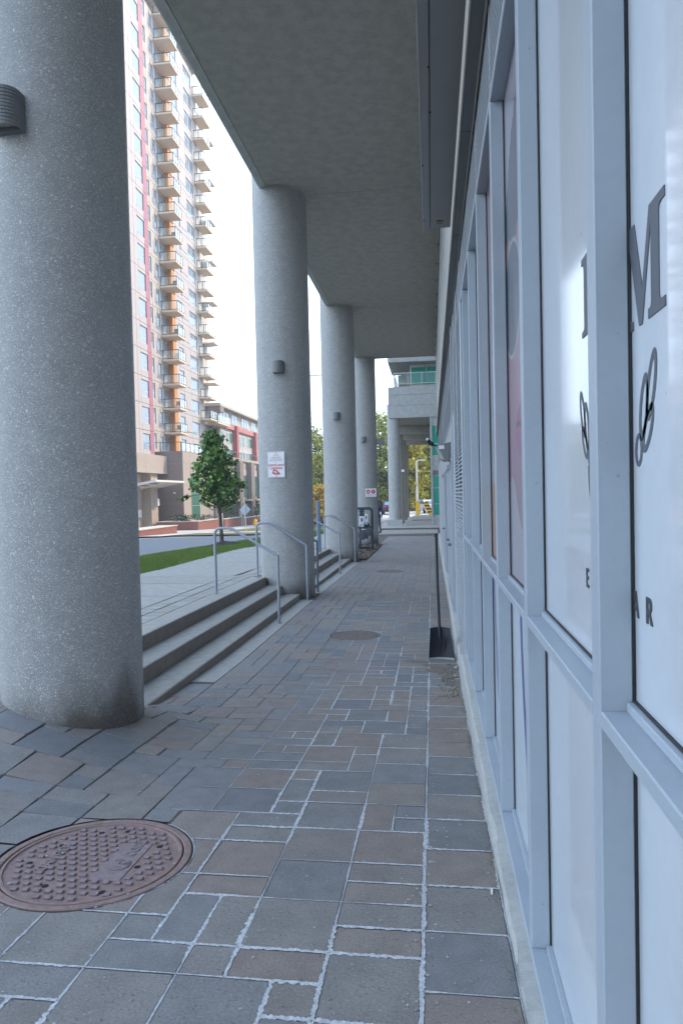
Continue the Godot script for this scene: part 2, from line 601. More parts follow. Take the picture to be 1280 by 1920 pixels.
func build_walkway() -> void:
	var sand := MB.new()
	var nx := 92
	var nd := 280
	for i in nx:
		for j in nd:
			var q := []
			for t in [[i, j], [i + 1, j], [i + 1, j + 1], [i, j + 1]]:
				var x := lerpf(-4.4, 0.30, float(t[0]) / nx)
				var d := lerpf(0.6, 34.0, pow(float(t[1]) / nd, 1.4))
				var dip := 0.0
				for hole in [[HOLE.x, HOLE.y, HOLE.z], [-1.02, 8.87, 0.34], [-1.07, 17.1, 0.34]]:
					if Vector2(x - hole[0], d - hole[1]).length() < hole[2]:
						dip = 0.06
				q.append([V(x, G(x, d) - dip - (0.0055 if x > -1.6 or d > 6.0 else 0.0085), d), salt(x, d)])
			for t in [[0, 1, 2], [0, 2, 3]]:
				var w := 0.0
				for k in t:
					w += q[k][1] / 3.0
				sand.col = Color(0.13, 0.118, 0.10).lerp(Color(0.42, 0.42, 0.42), w * 0.9)
				sand.tri(q[t[0]][0], q[t[1]][0], q[t[2]][0], Vector3.UP)
	var walk := structure("walkway", sand, M.joint_sand)
	# ---- lay the stones: modules of 0.159 across and 0.1615 along
	var mx := 0.159
	var md := 0.1635
	var x0 := -0.060
	var d0 := 1.115
	var cols := 27
	var rows := 198
	var taken := {}
	var pieces := []   # [x centre, d centre, width, length]
	for j in rows:
		for i in cols:
			if taken.has(Vector2i(i, j)):
				continue
			var lim := 27 if d0 + j * md < 6.3 else 13
			if i >= lim:
				continue
			var opts := []
			for s in [[2, 2, 0.33], [2, 1, 0.33], [1, 2, 0.15], [1, 1, 0.19]]:
				var ok: bool = i + s[0] <= lim
				for a in s[0]:
					for b in s[1]:
						if taken.has(Vector2i(i + a, j + b)):
							ok = false
				if ok:
					opts.append(s)
			var tot := 0.0
			for s in opts:
				tot += s[2]
			var pick := rng.randf() * tot
			var got: Array = opts[-1]
			for s in opts:
				pick -= s[2]
				if pick <= 0.0:
					got = s
					break
			for a in got[0]:
				for b in got[1]:
					taken[Vector2i(i + a, j + b)] = true
			pieces.append([x0 - (i + got[0] * 0.5) * mx, d0 + (j + got[1] * 0.5) * md, got[0] * mx, got[1] * md])
	for j in 99:  # border course along the shopfront
		pieces.append([0.092, d0 + (j + 0.5) * md * 2.0, 0.300, md * 2.0])
	pieces.sort_custom(func(a: Array, b: Array) -> bool: return a[1] < b[1])
	var covers := [circle_poly(HOLE.x, HOLE.y, HOLE.z + 0.012), circle_poly(-1.02, 8.87, 0.335), circle_poly(-1.07, 17.1, 0.34)]
	var shapes := {}
	var crust := MB.new()
	var bloom := FastNoiseLite.new()
	bloom.seed = 3
	bloom.frequency = 1.3
	var far := MB.new()
	var tones := 8
	var alone := 0
	for p: Array in pieces:
		var gap := 0.0026
		var w: float = p[2] - gap * 2.0
		var l: float = p[3] - gap * 2.0
		var rect := PackedVector2Array([Vector2(p[0] - w / 2, p[1] - l / 2), Vector2(p[0] + w / 2, p[1] - l / 2), Vector2(p[0] + w / 2, p[1] + l / 2), Vector2(p[0] - w / 2, p[1] + l / 2)])
		var polys := [rect]
		var cut := false
		for c: PackedVector2Array in covers:
			if Vector2(p[0], p[1]).distance_to((c[0] + c[24]) * 0.5) < 0.9:
				if Geometry2D.intersect_polygons(rect, c).size():
					cut = true
					var next := []
					for q: PackedVector2Array in polys:
						next.append_array(Geometry2D.clip_polygons(q, c))
					polys = next
		var x: float = p[0]
		var d: float = p[1]
		var tone := rng.randi() % tones
		if rng.randf() < 0.3:
			tone = [1, 3, 4, 7][rng.randi() % 4]
		var y := G(x, d) + rng.randf_range(-0.0012, 0.0012)
		var sx := (G(x + 0.08, d) - G(x - 0.08, d)) / 0.16 + rng.randf_range(-0.004, 0.004)
		var sd := (G(x, d + 0.08) - G(x, d - 0.08)) / 0.16 + rng.randf_range(-0.004, 0.004)
		var bx_ := Vector3(1, sx, 0).normalized()
		var bz := Vector3(0, -sd, 1).normalized()
		var t := Transform3D(Basis(bx_, bz.cross(bx_).normalized(), bz), V(x, y, d))
		var single := alone < 300 and d < 9.0 and d > 1.75 and x > -1.15 * d + 0.35
		if single:
			alone += 1
		for q: PackedVector2Array in polys:
			var key := "%.3f %.3f %d" % [w, l, rng.randi() % 3]
			if not cut and shapes.has(key) and single:
				many("paver", shapes[key], M["paver_%d" % tone], walk, t)
				continue
			var m := MB.new()
			var local := PackedVector2Array()
			if not cut:   # slightly worn corners
				for k in 4:
					var a := rect[k] - Vector2(x, d)
					var b := rect[(k + 1) % 4] - Vector2(x, d)
					local.append(a.lerp(b, 0.03 + 0.02 * rng.randf()) + Vector2(rng.randf_range(-1, 1), rng.randf_range(-1, 1)) * 0.0012)
					local.append(b.lerp(a, 0.03 + 0.02 * rng.randf()) + Vector2(rng.randf_range(-1, 1), rng.randf_range(-1, 1)) * 0.0012)
			else:
				for k in q:
					local.append(k - Vector2(x, d))
			if Geometry2D.is_polygon_clockwise(local):
				local.reverse()
			var inner := Geometry2D.offset_polygon(local, -0.005 if x > -1.3 else -0.0032)
			if inner.is_empty():
				continue
			var top: PackedVector2Array = inner[0]
			if not single:
				var c: Color = [Color(0.268, 0.268, 0.268), Color(0.308, 0.262, 0.232), Color(0.236, 0.240, 0.246), Color(0.290, 0.264, 0.242), Color(0.325, 0.283, 0.250), Color(0.256, 0.254, 0.252), Color(0.278, 0.272, 0.264), Color(0.300, 0.282, 0.262)][tone]
				m.col = Color(c.r * 0.99, c.g * 0.975, c.b * 0.965)
				m.col.a = 1.0
			var tri := Geometry2D.triangulate_polygon(top)
			for k in range(0, tri.size(), 3):
				m.tri(Vector3(top[tri[k]].x, 0, -top[tri[k]].y), Vector3(top[tri[k + 1]].x, 0, -top[tri[k + 1]].y), Vector3(top[tri[k + 2]].x, 0, -top[tri[k + 2]].y), Vector3.UP)
			if top.size() == local.size():
				# line up the two rings by their nearest corners
				var sh := 0
				var best := 1e9
				for k in top.size():
					var dd := top[k].distance_to(local[0])
					if dd < best:
						best = dd
						sh = k
				for k in local.size():
					var k2 := (k + 1) % local.size()
					var a := local[k]
					var b := local[k2]
					var ai := top[(k + sh) % top.size()]
					var bi := top[(k2 + sh) % top.size()]
					var on := Vector2(b.y - a.y, a.x - b.x).normalized()
					var o3 := Vector3(on.x, 0, -on.y)
					m.quad(Vector3(ai.x, 0, -ai.y), Vector3(bi.x, 0, -bi.y), Vector3(b.x, -0.004, -b.y), Vector3(a.x, -0.004, -a.y), (o3 * 0.6 + Vector3.UP).normalized())
					m.quad(Vector3(a.x, -0.004, -a.y), Vector3(b.x, -0.004, -b.y), Vector3(b.x, -0.02, -b.y), Vector3(a.x, -0.02, -a.y), o3)
			if single:
				var am := m.mesh()
				if not cut:
					shapes[key] = am
				many("paver", am, M["paver_%d" % tone], walk, t)
			else:
				for k in m.v.size():
					far.v.append(t * m.v[k])
					far.n.append(t.basis * m.n[k])
					far.c.append(m.c[k])
					far.uv.append(Vector2.ZERO)
		# ---- white salt bloom creeping over the edges of the stone
		if d < 13.0 and salt(x, d) > 0.08:
			for q: PackedVector2Array in polys:
				for k in q.size():
					var a := q[k]
					var b := q[(k + 1) % q.size()]
					var len := a.distance_to(b)
					if len < 0.01:
						continue
					var cw := Geometry2D.is_polygon_clockwise(q)
					var inn := Vector2(-(b - a).y, (b - a).x).normalized() * (-1.0 if cw else 1.0)
					var steps := maxi(2, int(len / (0.0055 + 0.0012 * d)))
					var base := rng.randf_range(0.45, 1.15) * (0.5 if rng.randf() < 0.25 else 1.0)
					var prev := []
					for s in steps + 1:
						var pt := a.lerp(b, float(s) / steps)
						var wv := salt(pt.x, pt.y)
						var wid := wv * base * (0.0030 + 0.0080 * pow(rng.randf(), 1.3)) * clampf(0.66 + 1.9 * bloom.get_noise_2d(pt.x, pt.y), 0.0, 1.3)
						if rng.randf() < 0.12:
							wid *= 0.15
						var i0 := pt - inn * 0.0035
						var i1 := pt + inn * wid
						var cur := [V(i0.x, G(i0.x, i0.y) - 0.0010, i0.y), V(pt.x, G(pt.x, pt.y) + 0.0010, pt.y), V(i1.x, G(i1.x, i1.y) + 0.0016, i1.y)]
						if s > 0 and wv > 0.06:
							var g := rng.randf_range(0.58, 0.80) * lerpf(0.7, 1.0, wv)
							crust.col = Color(g, g * 1.01, g * 1.03)
							crust.quad(prev[0], cur[0], cur[1], prev[1], Vector3.UP)
							crust.quad(prev[1], cur[1], cur[2], prev[2], Vector3.UP)
						prev = cur
	stuff(put_mesh("far_pavers", far.mesh(), M.paver_far, walk))
	stuff(put_mesh("salt_bloom", crust.mesh(), M.salt, walk))
	# pale footing strip along the stairs
	for seg in [[6.40, 12.02], [12.9, 19.9]]:
		var m := MB.new()
		var n := 24
		for j in n:
			var da := lerpf(seg[0], seg[1], float(j) / n)
			var db := lerpf(seg[0], seg[1], float(j + 1) / n)
			m.hexa([V(-2.42, G(-2.2, da) - 0.1, da), V(-2.131, G(-2.2, da) - 0.1, da), V(-2.131, G(-2.2, db) - 0.1, db), V(-2.42, G(-2.2, db) - 0.1, db), V(-2.42, G(-2.2, da) + 0.008, da), V(-2.131, G(-2.2, da) + 0.003, da), V(-2.131, G(-2.2, db) + 0.003, db), V(-2.42, G(-2.2, db) + 0.008, db)])
		part("footing_strip", m, M.footing, walk)
	# bed of dead leaves between the far columns
	var bed := sheet(-2.98, -1.98, 20.4, 27.6, 6, 20, func(x: float, d: float) -> float: return G(x, d) + 0.012 + 0.03 * smoothstep(-2.0, -2.5, x), 0.0)
	structure("leaf_bed", bed, M.mulch)
	var lit := MB.new()
	for k in 2600:
		var x := -2.0 - absf(rng.randfn(0.0, 0.35))
		var d := rng.randf_range(20.5, 27.5)
		if x < -2.95:
			continue
		var a := rng.randf() * TAU
		var s := rng.randf_range(0.025, 0.06)
		var u := Vector3(cos(a), rng.randf_range(-0.3, 0.3), sin(a)) * s
		var w := Vector3(-sin(a), rng.randf_range(-0.3, 0.3), cos(a)) * s * 0.6
		var o := V(x, G(x, d) + 0.035 + 0.03 * smoothstep(-2.0, -2.5, x), d)
		var t := rng.randf()
		lit.col = Color(0.10, 0.065, 0.04).lerp(Color(0.32, 0.26, 0.20), t * t)
		lit.quad(o - u, o - w, o + u, o + w, Vector3.UP)
	var lt := thing("leaf_litter", "brown dead leaves scattered on the bed beside the gas meters", "leaves", V(-2.4, G(-2.4, 24.0), 24.0))
	stuff(lt)
	stuff(part("leaves", lit, M.litter, lt))
	# grit, crumbs and salt flecks lying about
	var grit := MB.new()
	for k in 2600:
		var x := 0.0
		var d := 0.0
		var white := true
		var kind := rng.randf()
		if kind < 0.30:
			x = -2.05 + absf(rng.randfn(0, 0.28))
			d = 5.7 + rng.randfn(0, 0.5)
		elif kind < 0.52:
			x = -0.12 + rng.randfn(0, 0.22)
			d = 7.6 + rng.randfn(0, 1.1)
		elif kind < 0.72:
			x = -0.06 + rng.randfn(0, 0.05)
			d = rng.randf_range(2.0, 11.0)
		else:
			x = rng.randf_range(-1.9, 0.22)
			d = 1.8 + 9.0 * pow(rng.randf(), 1.5)
			white = rng.randf() < 0.35
		if x > 0.22 or (x < -2.1 and d > 6.3):
			continue
		var g := rng.randf_range(0.35, 0.6) if white else rng.randf_range(0.05, 0.14)
		grit.col = Color(g, g * 0.98, g * 0.95)
		var s := rng.randf_range(0.002, 0.009) if white else rng.randf_range(0.0015, 0.004)
		var o := V(x, G(x, d) + 0.0026, d)
		var a := rng.randf() * TAU
		var p := []
		for q in 5:
			var rr := s * rng.randf_range(0.4, 1.2)
			p.append(o + Vector3(cos(a + q * TAU / 5), 0, sin(a + q * TAU / 5)) * rr)
		for q in 5:
			grit.tri(o + Vector3(0, 0.0012, 0), p[q], p[(q + 1) % 5], Vector3.UP)
	stuff(part("grit", grit, M.salt, walk))
	# brown puddle stain by the shovel
	var sm := MB.new()
	for b in [[0.03, 7.05, 0.13, 0.17], [-0.18, 7.42, 0.17, 0.09], [0.13, 6.75, 0.08, 0.12], [-0.05, 7.25, 0.09, 0.08], [0.16, 6.45, 0.05, 0.09]]:
		var ring := []
		var n := 26
		for k in n:
			var a := TAU * k / n
			var rr := rng.randf_range(0.55, 1.1)
			var px: float = b[0] + cos(a) * b[2] * rr
			var pd: float = b[1] + sin(a) * b[3] * rr
			ring.append(V(px, G(px, pd) + 0.0032, pd))
		var cc := V(b[0], G(b[0], b[1]) + 0.0034, b[1])
		for k in n:
			sm.tri(cc, ring[k], ring[(k + 1) % n], Vector3.UP)
	part("stain", sm, M.stain, walk)


func build_covers() -> void:
	var y := G(HOLE.x, HOLE.y)
	var t := thing("utility_cover", "rusty round cast iron cover nearest the camera, with raised lettering", "manhole cover", V(HOLE.x, y, HOLE.y))
	t.basis = tilted(HOLE.x, HOLE.y, 0.4)
	var r := HOLE.z
	var fr := MB.new()
	fr.lathe(Vector3.ZERO, [Vector2(r, -0.05), Vector2(r, -0.001), Vector2(r - 0.004, 0.003), Vector2(r - 0.030, 0.003), Vector2(r - 0.034, 0.0), Vector2(r - 0.036, -0.016)], 72)
	put_mesh("frame", fr.mesh(), M.cast_iron, t)
	var ld := MB.new()
	var rl := r - 0.041
	ld.lathe(Vector3.ZERO, [Vector2(rl, -0.03), Vector2(rl, -0.001), Vector2(rl - 0.003, 0.002), Vector2(rl - 0.014, 0.002), Vector2(rl - 0.018, -0.005), Vector2(0.0, -0.005)], 72)
	put_mesh("lid", ld.mesh(), M.cast_iron, t)
	var stud := MB.new()
	stud.box(Vector3(-0.0145, -0.006, -0.011), Vector3(0.0145, 0.0035, 0.011), 0.0025)
	var sm := stud.mesh()
	var holes := [Vector2(-0.27, -0.06), Vector2(-0.22, 0.12), Vector2(-0.1, 0.27), Vector2(0.17, -0.26), Vector2(0.22, -0.04), Vector2(-0.09, -0.24), Vector2(0.02, 0.30), Vector2(0.24, 0.16)]
	for i in range(-9, 10):
		for j in range(-8, 9):
			var p := Vector2(i * 0.050 + (0.025 if j % 2 else 0.0), j * 0.047)
			if p.length() > rl - 0.035:
				continue
			if p.x > 0.055 and p.x < 0.205 and absf(p.y) < 0.185:
				continue
			if p.x > -0.235 and p.x < -0.165 and absf(p.y) < 0.115:
				continue
			var near := false
			for h: Vector2 in holes:
				if p.distance_to(h) < 0.028:
					near = true
			if not near:
				many("stud", sm, M.cast_iron_dark, t, Transform3D(Basis(Vector3.UP, rng.randf_range(-0.06, 0.06)), Vector3(p.x, 0, -p.y)))
	for h: Vector2 in holes:
		var m := MB.new()
		m.lathe(Vector3(h.x, -0.0045, -h.y), [Vector2(0.0145, 0.0), Vector2(0.013, 0.0012), Vector2(0.0, 0.0012)], 14)
		put_mesh("vent_hole", m.mesh(), M.hole, t)
	var pl := MB.new()
	pl.box(Vector3(0.062, -0.006, -0.175), Vector3(0.198, -0.0015, 0.175), 0.002)
	put_mesh("name_plate", pl.mesh(), M.cast_iron_dark, t)
	var ring := MB.new()
	for k in 20:
		var a0 := 0.9 + TAU * 0.80 * k / 20.0
		var a1 := 0.9 + TAU * 0.80 * (k + 1) / 20.0
		ring.hexa([_rp(a0, 0.040, -0.002), _rp(a1, 0.040, -0.002), _rp(a1, 0.054, -0.002), _rp(a0, 0.054, -0.002), _rp(a0, 0.040, 0.002), _rp(a1, 0.040, 0.002), _rp(a1, 0.054, 0.002), _rp(a0, 0.054, 0.002)])
	put_mesh("round_emblem", ring.mesh(), M.cast_iron_dark, t)
	_cast_text(t, "G", 0.062, Vector3(0.152, 0.0, 0.032), true)
	_cast_text(t, "CORE", 0.046, Vector3(0.142, 0.0, -0.125), true)
	_cast_text(t, "DANGER", 0.046, Vector3(-0.185, 0.0, 0.0), true)
	# the two lids farther along
	for q in [[-1.02, 8.87, 0.32, "round drain lid in the pavers before the snow shovel"], [-1.07, 17.1, 0.325, "small far round lid in the pavers by the second stairs"]]:
		var o := thing("drain_lid", q[3], "manhole cover", V(q[0], G(q[0], q[1]), q[1]), "far lids set in the walkway")
		o.basis = tilted(q[0], q[1], 0.3)
		var a := MB.new()
		a.lathe(Vector3.ZERO, [Vector2(q[2], -0.05), Vector2(q[2], 0.001), Vector2(q[2] - 0.02, 0.002), Vector2(q[2] - 0.024, -0.008), Vector2(0, -0.008)], 48)
		put_mesh("rim", a.mesh(), M.grate, o)
		var bar := MB.new()
		var nn := 9
		for k in range(-nn, nn + 1):
			var off: float = k * (q[2] - 0.03) / nn
			var half: float = sqrt(maxf(0.0, pow(q[2] - 0.028, 2.0) - off * off))
			if half > 0.02:
				bar.box(Vector3(off - 0.007, -0.008, -half), Vector3(off + 0.007, 0.0008, half))
				bar.box(Vector3(-half, -0.008, off - 0.007), Vector3(half, 0.0002, off + 0.007))
		put_mesh("grate", bar.mesh(), M.grate, o)


func tilted(x: float, d: float, e: float) -> Basis:
	var a := Vector3(2.0 * e, G(x + e, d) - G(x - e, d), 0).normalized()
	var b := Vector3(0, G(x, d - e) - G(x, d + e), 2.0 * e).normalized()
	return Basis(a, b.cross(a).normalized(), b)


func _rp(a: float, r: float, y: float) -> Vector3:
	return Vector3(0.13 - r * cos(a), y, -0.005 - r * sin(a) + 0.04)


func _cast_text(t: Node3D, s: String, size: float, at: Vector3, _flat: bool) -> void:
	var tm := text(s, size, 0.006, "Droid Sans", true)
	var o := put_mesh("lettering", tm, M.cast_iron_dark, t)
	o.transform = Transform3D(Basis(Vector3(0, 0, -1), Vector3(-1, 0, 0), Vector3(0, 1, 0)), at + Vector3(0, -0.001, 0))


func text(s: String, height: float, depth: float, font := "Droid Sans", bold := false) -> TextMesh:
	var tm := TextMesh.new()
	var f := SystemFont.new()
	f.font_names = PackedStringArray([font])
	f.font_weight = 700 if bold else 400
	tm.font = f
	tm.text = s
	tm.font_size = 64
	tm.pixel_size = height / 46.0
	tm.depth = depth
	tm.curve_step = 2.0
	return tm


# ---------------------------------------------------------------- stairs, plaza, lawn
func build_stairs() -> void:
	var spec := [
		[[-1.710, -1.555, -1.395], 0.0075, 5.0, 5.0, 12.0, "three long concrete steps between the nearest two columns"],
		[[-1.815, -1.665, -1.525], 0.0067, 13.0, 12.95, 19.75, "three farther concrete steps between the second and third columns"]]
	for s: Array in spec:
		var t := thing("stairs", s[5], "steps", V(-2.65, s[0][0] - 0.1, (s[3] + s[4]) / 2), "stairs up to the plaza")
		var xs := [-2.375, -2.68, -2.985]
		for k in 3:
			var lens := 2 if k < 2 else 3
			var L: float = s[4] - s[3]
			for b in lens:
				var da: float = s[3] + L * b / lens + (0.003 if b else 0.0)
				var db: float = s[3] + L * (b + 1) / lens
				var m := MB.new()
				var ya: float = s[0][k] - s[1] * (da - s[2])
				var yb: float = s[0][k] - s[1] * (db - s[2])
				var xf: float = xs[k]
				var xr: float = (xs[k] - 0.32) if k < 2 else -3.27
				var e := 0.012
				var prof_a := [V(xr, ya - 0.45, da), V(xf, ya - 0.45, da), V(xf, ya - e, da), V(xf - e * 0.4, ya - e * 0.35, da), V(xf - e * 1.2, ya, da), V(xr, ya, da)]
				var prof_b := [V(xr, yb - 0.45, db), V(xf, yb - 0.45, db), V(xf, yb - e, db), V(xf - e * 0.4, yb - e * 0.35, db), V(xf - e * 1.2, yb, db), V(xr, yb, db)]
				var mid := V((xf + xr) / 2, ya - 0.2, (da + db) / 2)
				for i in 6:
					var j := (i + 1) % 6
					if i != 1:
						m.face(prof_a[i], prof_a[j], prof_b[j], prof_b[i], mid)
				for pr: Array in [prof_a, prof_b]:
					for i in range(1, 5):
						m.face3(pr[0], pr[i], pr[i + 1], mid)
				var step := part("step", m, M.concrete, t)
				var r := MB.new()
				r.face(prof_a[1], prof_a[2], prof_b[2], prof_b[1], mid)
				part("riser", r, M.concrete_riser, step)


func build_plaza() -> void:
	var base := sheet(-5.9, -2.99, 4.2, 62.0, 1, 60, func(x: float, d: float) -> float: return (plaza_y(d) if d < 20.0 else H(x, d)) - 0.02, 0.0)
	var pz := structure("plaza", base, M.mortar)
	var i := 0
	var d := 5.0
	while d < 60.0:
		var n: float = minf(60.0, d + 1.52)
		for row in [[-3.755, -5.88]]:
			var m := _slab(row[1], row[0], d + 0.006, n - 0.006)
			part("slab", m, M.slab if rng.randf() < 0.6 else M.slab_b, pz)
		d = n
	# narrow band of small stones behind the top step
	d = 5.0
	while d < 30.0:
		var n := d + 0.24
		for row in [[-3.28, -3.51], [-3.518, -3.745]]:
			var m := _slab(row[1], row[0], d + 0.003, n - 0.003)
			if d < 18.0:
				part("band_stone", m, M.slab if rng.randf() < 0.5 else M.slab_b, pz)
		d = n
	var rest := _slab(-3.745, -2.99, 20.0, 33.5)
	part("band_far", rest, M.slab_b, pz)


func _slab(x0: float, x1: float, d0: float, d1: float) -> MB:
	var m := MB.new()
	var f := func(x: float, d: float) -> float: return plaza_y(d) if d < 20.0 else H(x, d)
	var j := rng.randf_range(-0.002, 0.002)
	var c := 0.008
	var lo := []
	var hi := []
	for q in [[x0, d0], [x1, d0], [x1, d1], [x0, d1]]:
		lo.append(V(q[0], f.call(q[0], q[1]) - 0.1 + j, q[1]))
		hi.append(V(q[0] + (c if q[0] == x0 else -c), f.call(q[0], q[1]) + j, q[1] + (c if q[1] == d0 else -c)))
	m.hexa(lo + hi)
	return m


func build_ground() -> void:
	var far := sheet(-420.0, 420.0, -120.0, 700.0, 60, 60, func(x: float, d: float) -> float: return H(x, d) - 0.6 - 0.002 * maxf(0.0, d - 150.0), 0.0)
	structure("ground", far, M.earth)
	structure("road", sheet(-60.0, -11.6, -10.0, 170.0, 8, 90, func(_x: float, d: float) -> float: return road_y(d), 0.0), M.asphalt_pale)
	structure("lawn", sheet(-11.7, -5.88, 2.0, 75.0, 24, 70, H, -0.012), M.lawn)
	structure("parking_lot", sheet(-11.7, 12.0, 56.5, 92.0, 20, 30, func(x: float, d: float) -> float: return H(x, d), 0.0), M.pale_paving)
	structure("far_field", sheet(-60.0, 40.0, 92.0, 180.0, 20, 20, func(x: float, d: float) -> float: return lerpf(H(-20.0, d), g_line(d), smoothstep(-20.0, -6.0, x)) - 0.02, 0.0), M.lawn_dry)
	# boulevard beyond the side road
	structure("boulevard", sheet(-20.5, -13.9, 52.0, 120.0, 8, 50, func(_x: float, d: float) -> float: return road_y(d) + 0.11, 0.0), M.lawn_dry)
	structure("far_sidewalk", sheet(-27.0, -20.5, 50.0, 140.0, 4, 50, func(_x: float, d: float) -> float: return road_y(d) + 0.12, 0.0), M.pale_paving)
	structure("cross_path", sheet(-20.5, -13.9, 57.5, 60.5, 6, 3, func(_x: float, d: float) -> float: return road_y(d) + 0.125, 0.0), M.pale_paving)
	structure("forecourt", sheet(-31.0, -22.6, 46.0, 74.0, 4, 20, func(_x: float, d: float) -> float: return road_y(d) + 0.13, 0.0), M.pale_paving)
	var kerb := MB.new()
	for k in 40:
		var a := 3.0 + k * 1.8
		kerb.hexa([V(-11.75, road_y(a) - 0.2, a), V(-11.6, road_y(a) - 0.2, a), V(-11.6, road_y(a + 1.79) - 0.2, a + 1.79), V(-11.75, road_y(a + 1.79) - 0.2, a + 1.79), V(-11.75, road_y(a) + 0.02, a), V(-11.6, road_y(a) + 0.03, a), V(-11.6, road_y(a + 1.79) + 0.03, a + 1.79), V(-11.75, road_y(a + 1.79) + 0.02, a + 1.79)])
	structure("kerb", kerb, M.cap_stone)
	# grass on the lawn
	var tuft := MB.new()
	for k in 7:
		var a := rng.randf() * TAU
		var o := Vector3(rng.randf_range(-0.04, 0.04), 0, rng.randf_range(-0.04, 0.04))
		var s := Vector3(cos(a), 0, sin(a)) * 0.006
		var h := rng.randf_range(0.05, 0.10)
		var tip := o + Vector3(rng.randf_range(-0.04, 0.04), h, rng.randf_range(-0.04, 0.04))
		tuft.tri(o - s, o + s, tip, Vector3(0, 0.6, 0.8))
	var mm := MultiMesh.new()
	mm.transform_format = MultiMesh.TRANSFORM_3D
	mm.use_colors = true
	mm.mesh = tuft.mesh()
	var spots := []
	for k in 52000:
		var d := 11.0 + 30.0 * pow(rng.randf(), 1.3)
		var x := -5.86 - rng.randf() * 5.7
		if Vector2(x + 8.6, (d - 27.3) * 0.8).length() < 0.95:
			continue
		spots.append(Vector2(x, d))
	mm.instance_count = spots.size()
	for k in spots.size():
		var p: Vector2 = spots[k]
		mm.set_instance_transform(k, Transform3D(Basis(Vector3.UP, rng.randf() * TAU).scaled(Vector3.ONE * rng.randf_range(0.6, 1.15)), V(p.x, H(p.x, p.y) - 0.012, p.y)))
		var t := rng.randf()
		var dry := 1.0 if rng.randf() < 0.10 else 0.0
		mm.set_instance_color(k, Color(0.18, 0.28, 0.06).lerp(Color(0.32, 0.40, 0.12), t).lerp(Color(0.30, 0.25, 0.12), dry * 0.7))
	var gi := MultiMeshInstance3D.new()
	gi.name = "grass"
	gi.multimesh = mm
	gi.material_override = M.blade
	add_child(gi)
	gi.set_meta("label", "green mown grass covering the lawn beside the plaza")
	gi.set_meta("category", "grass")
	stuff(gi)


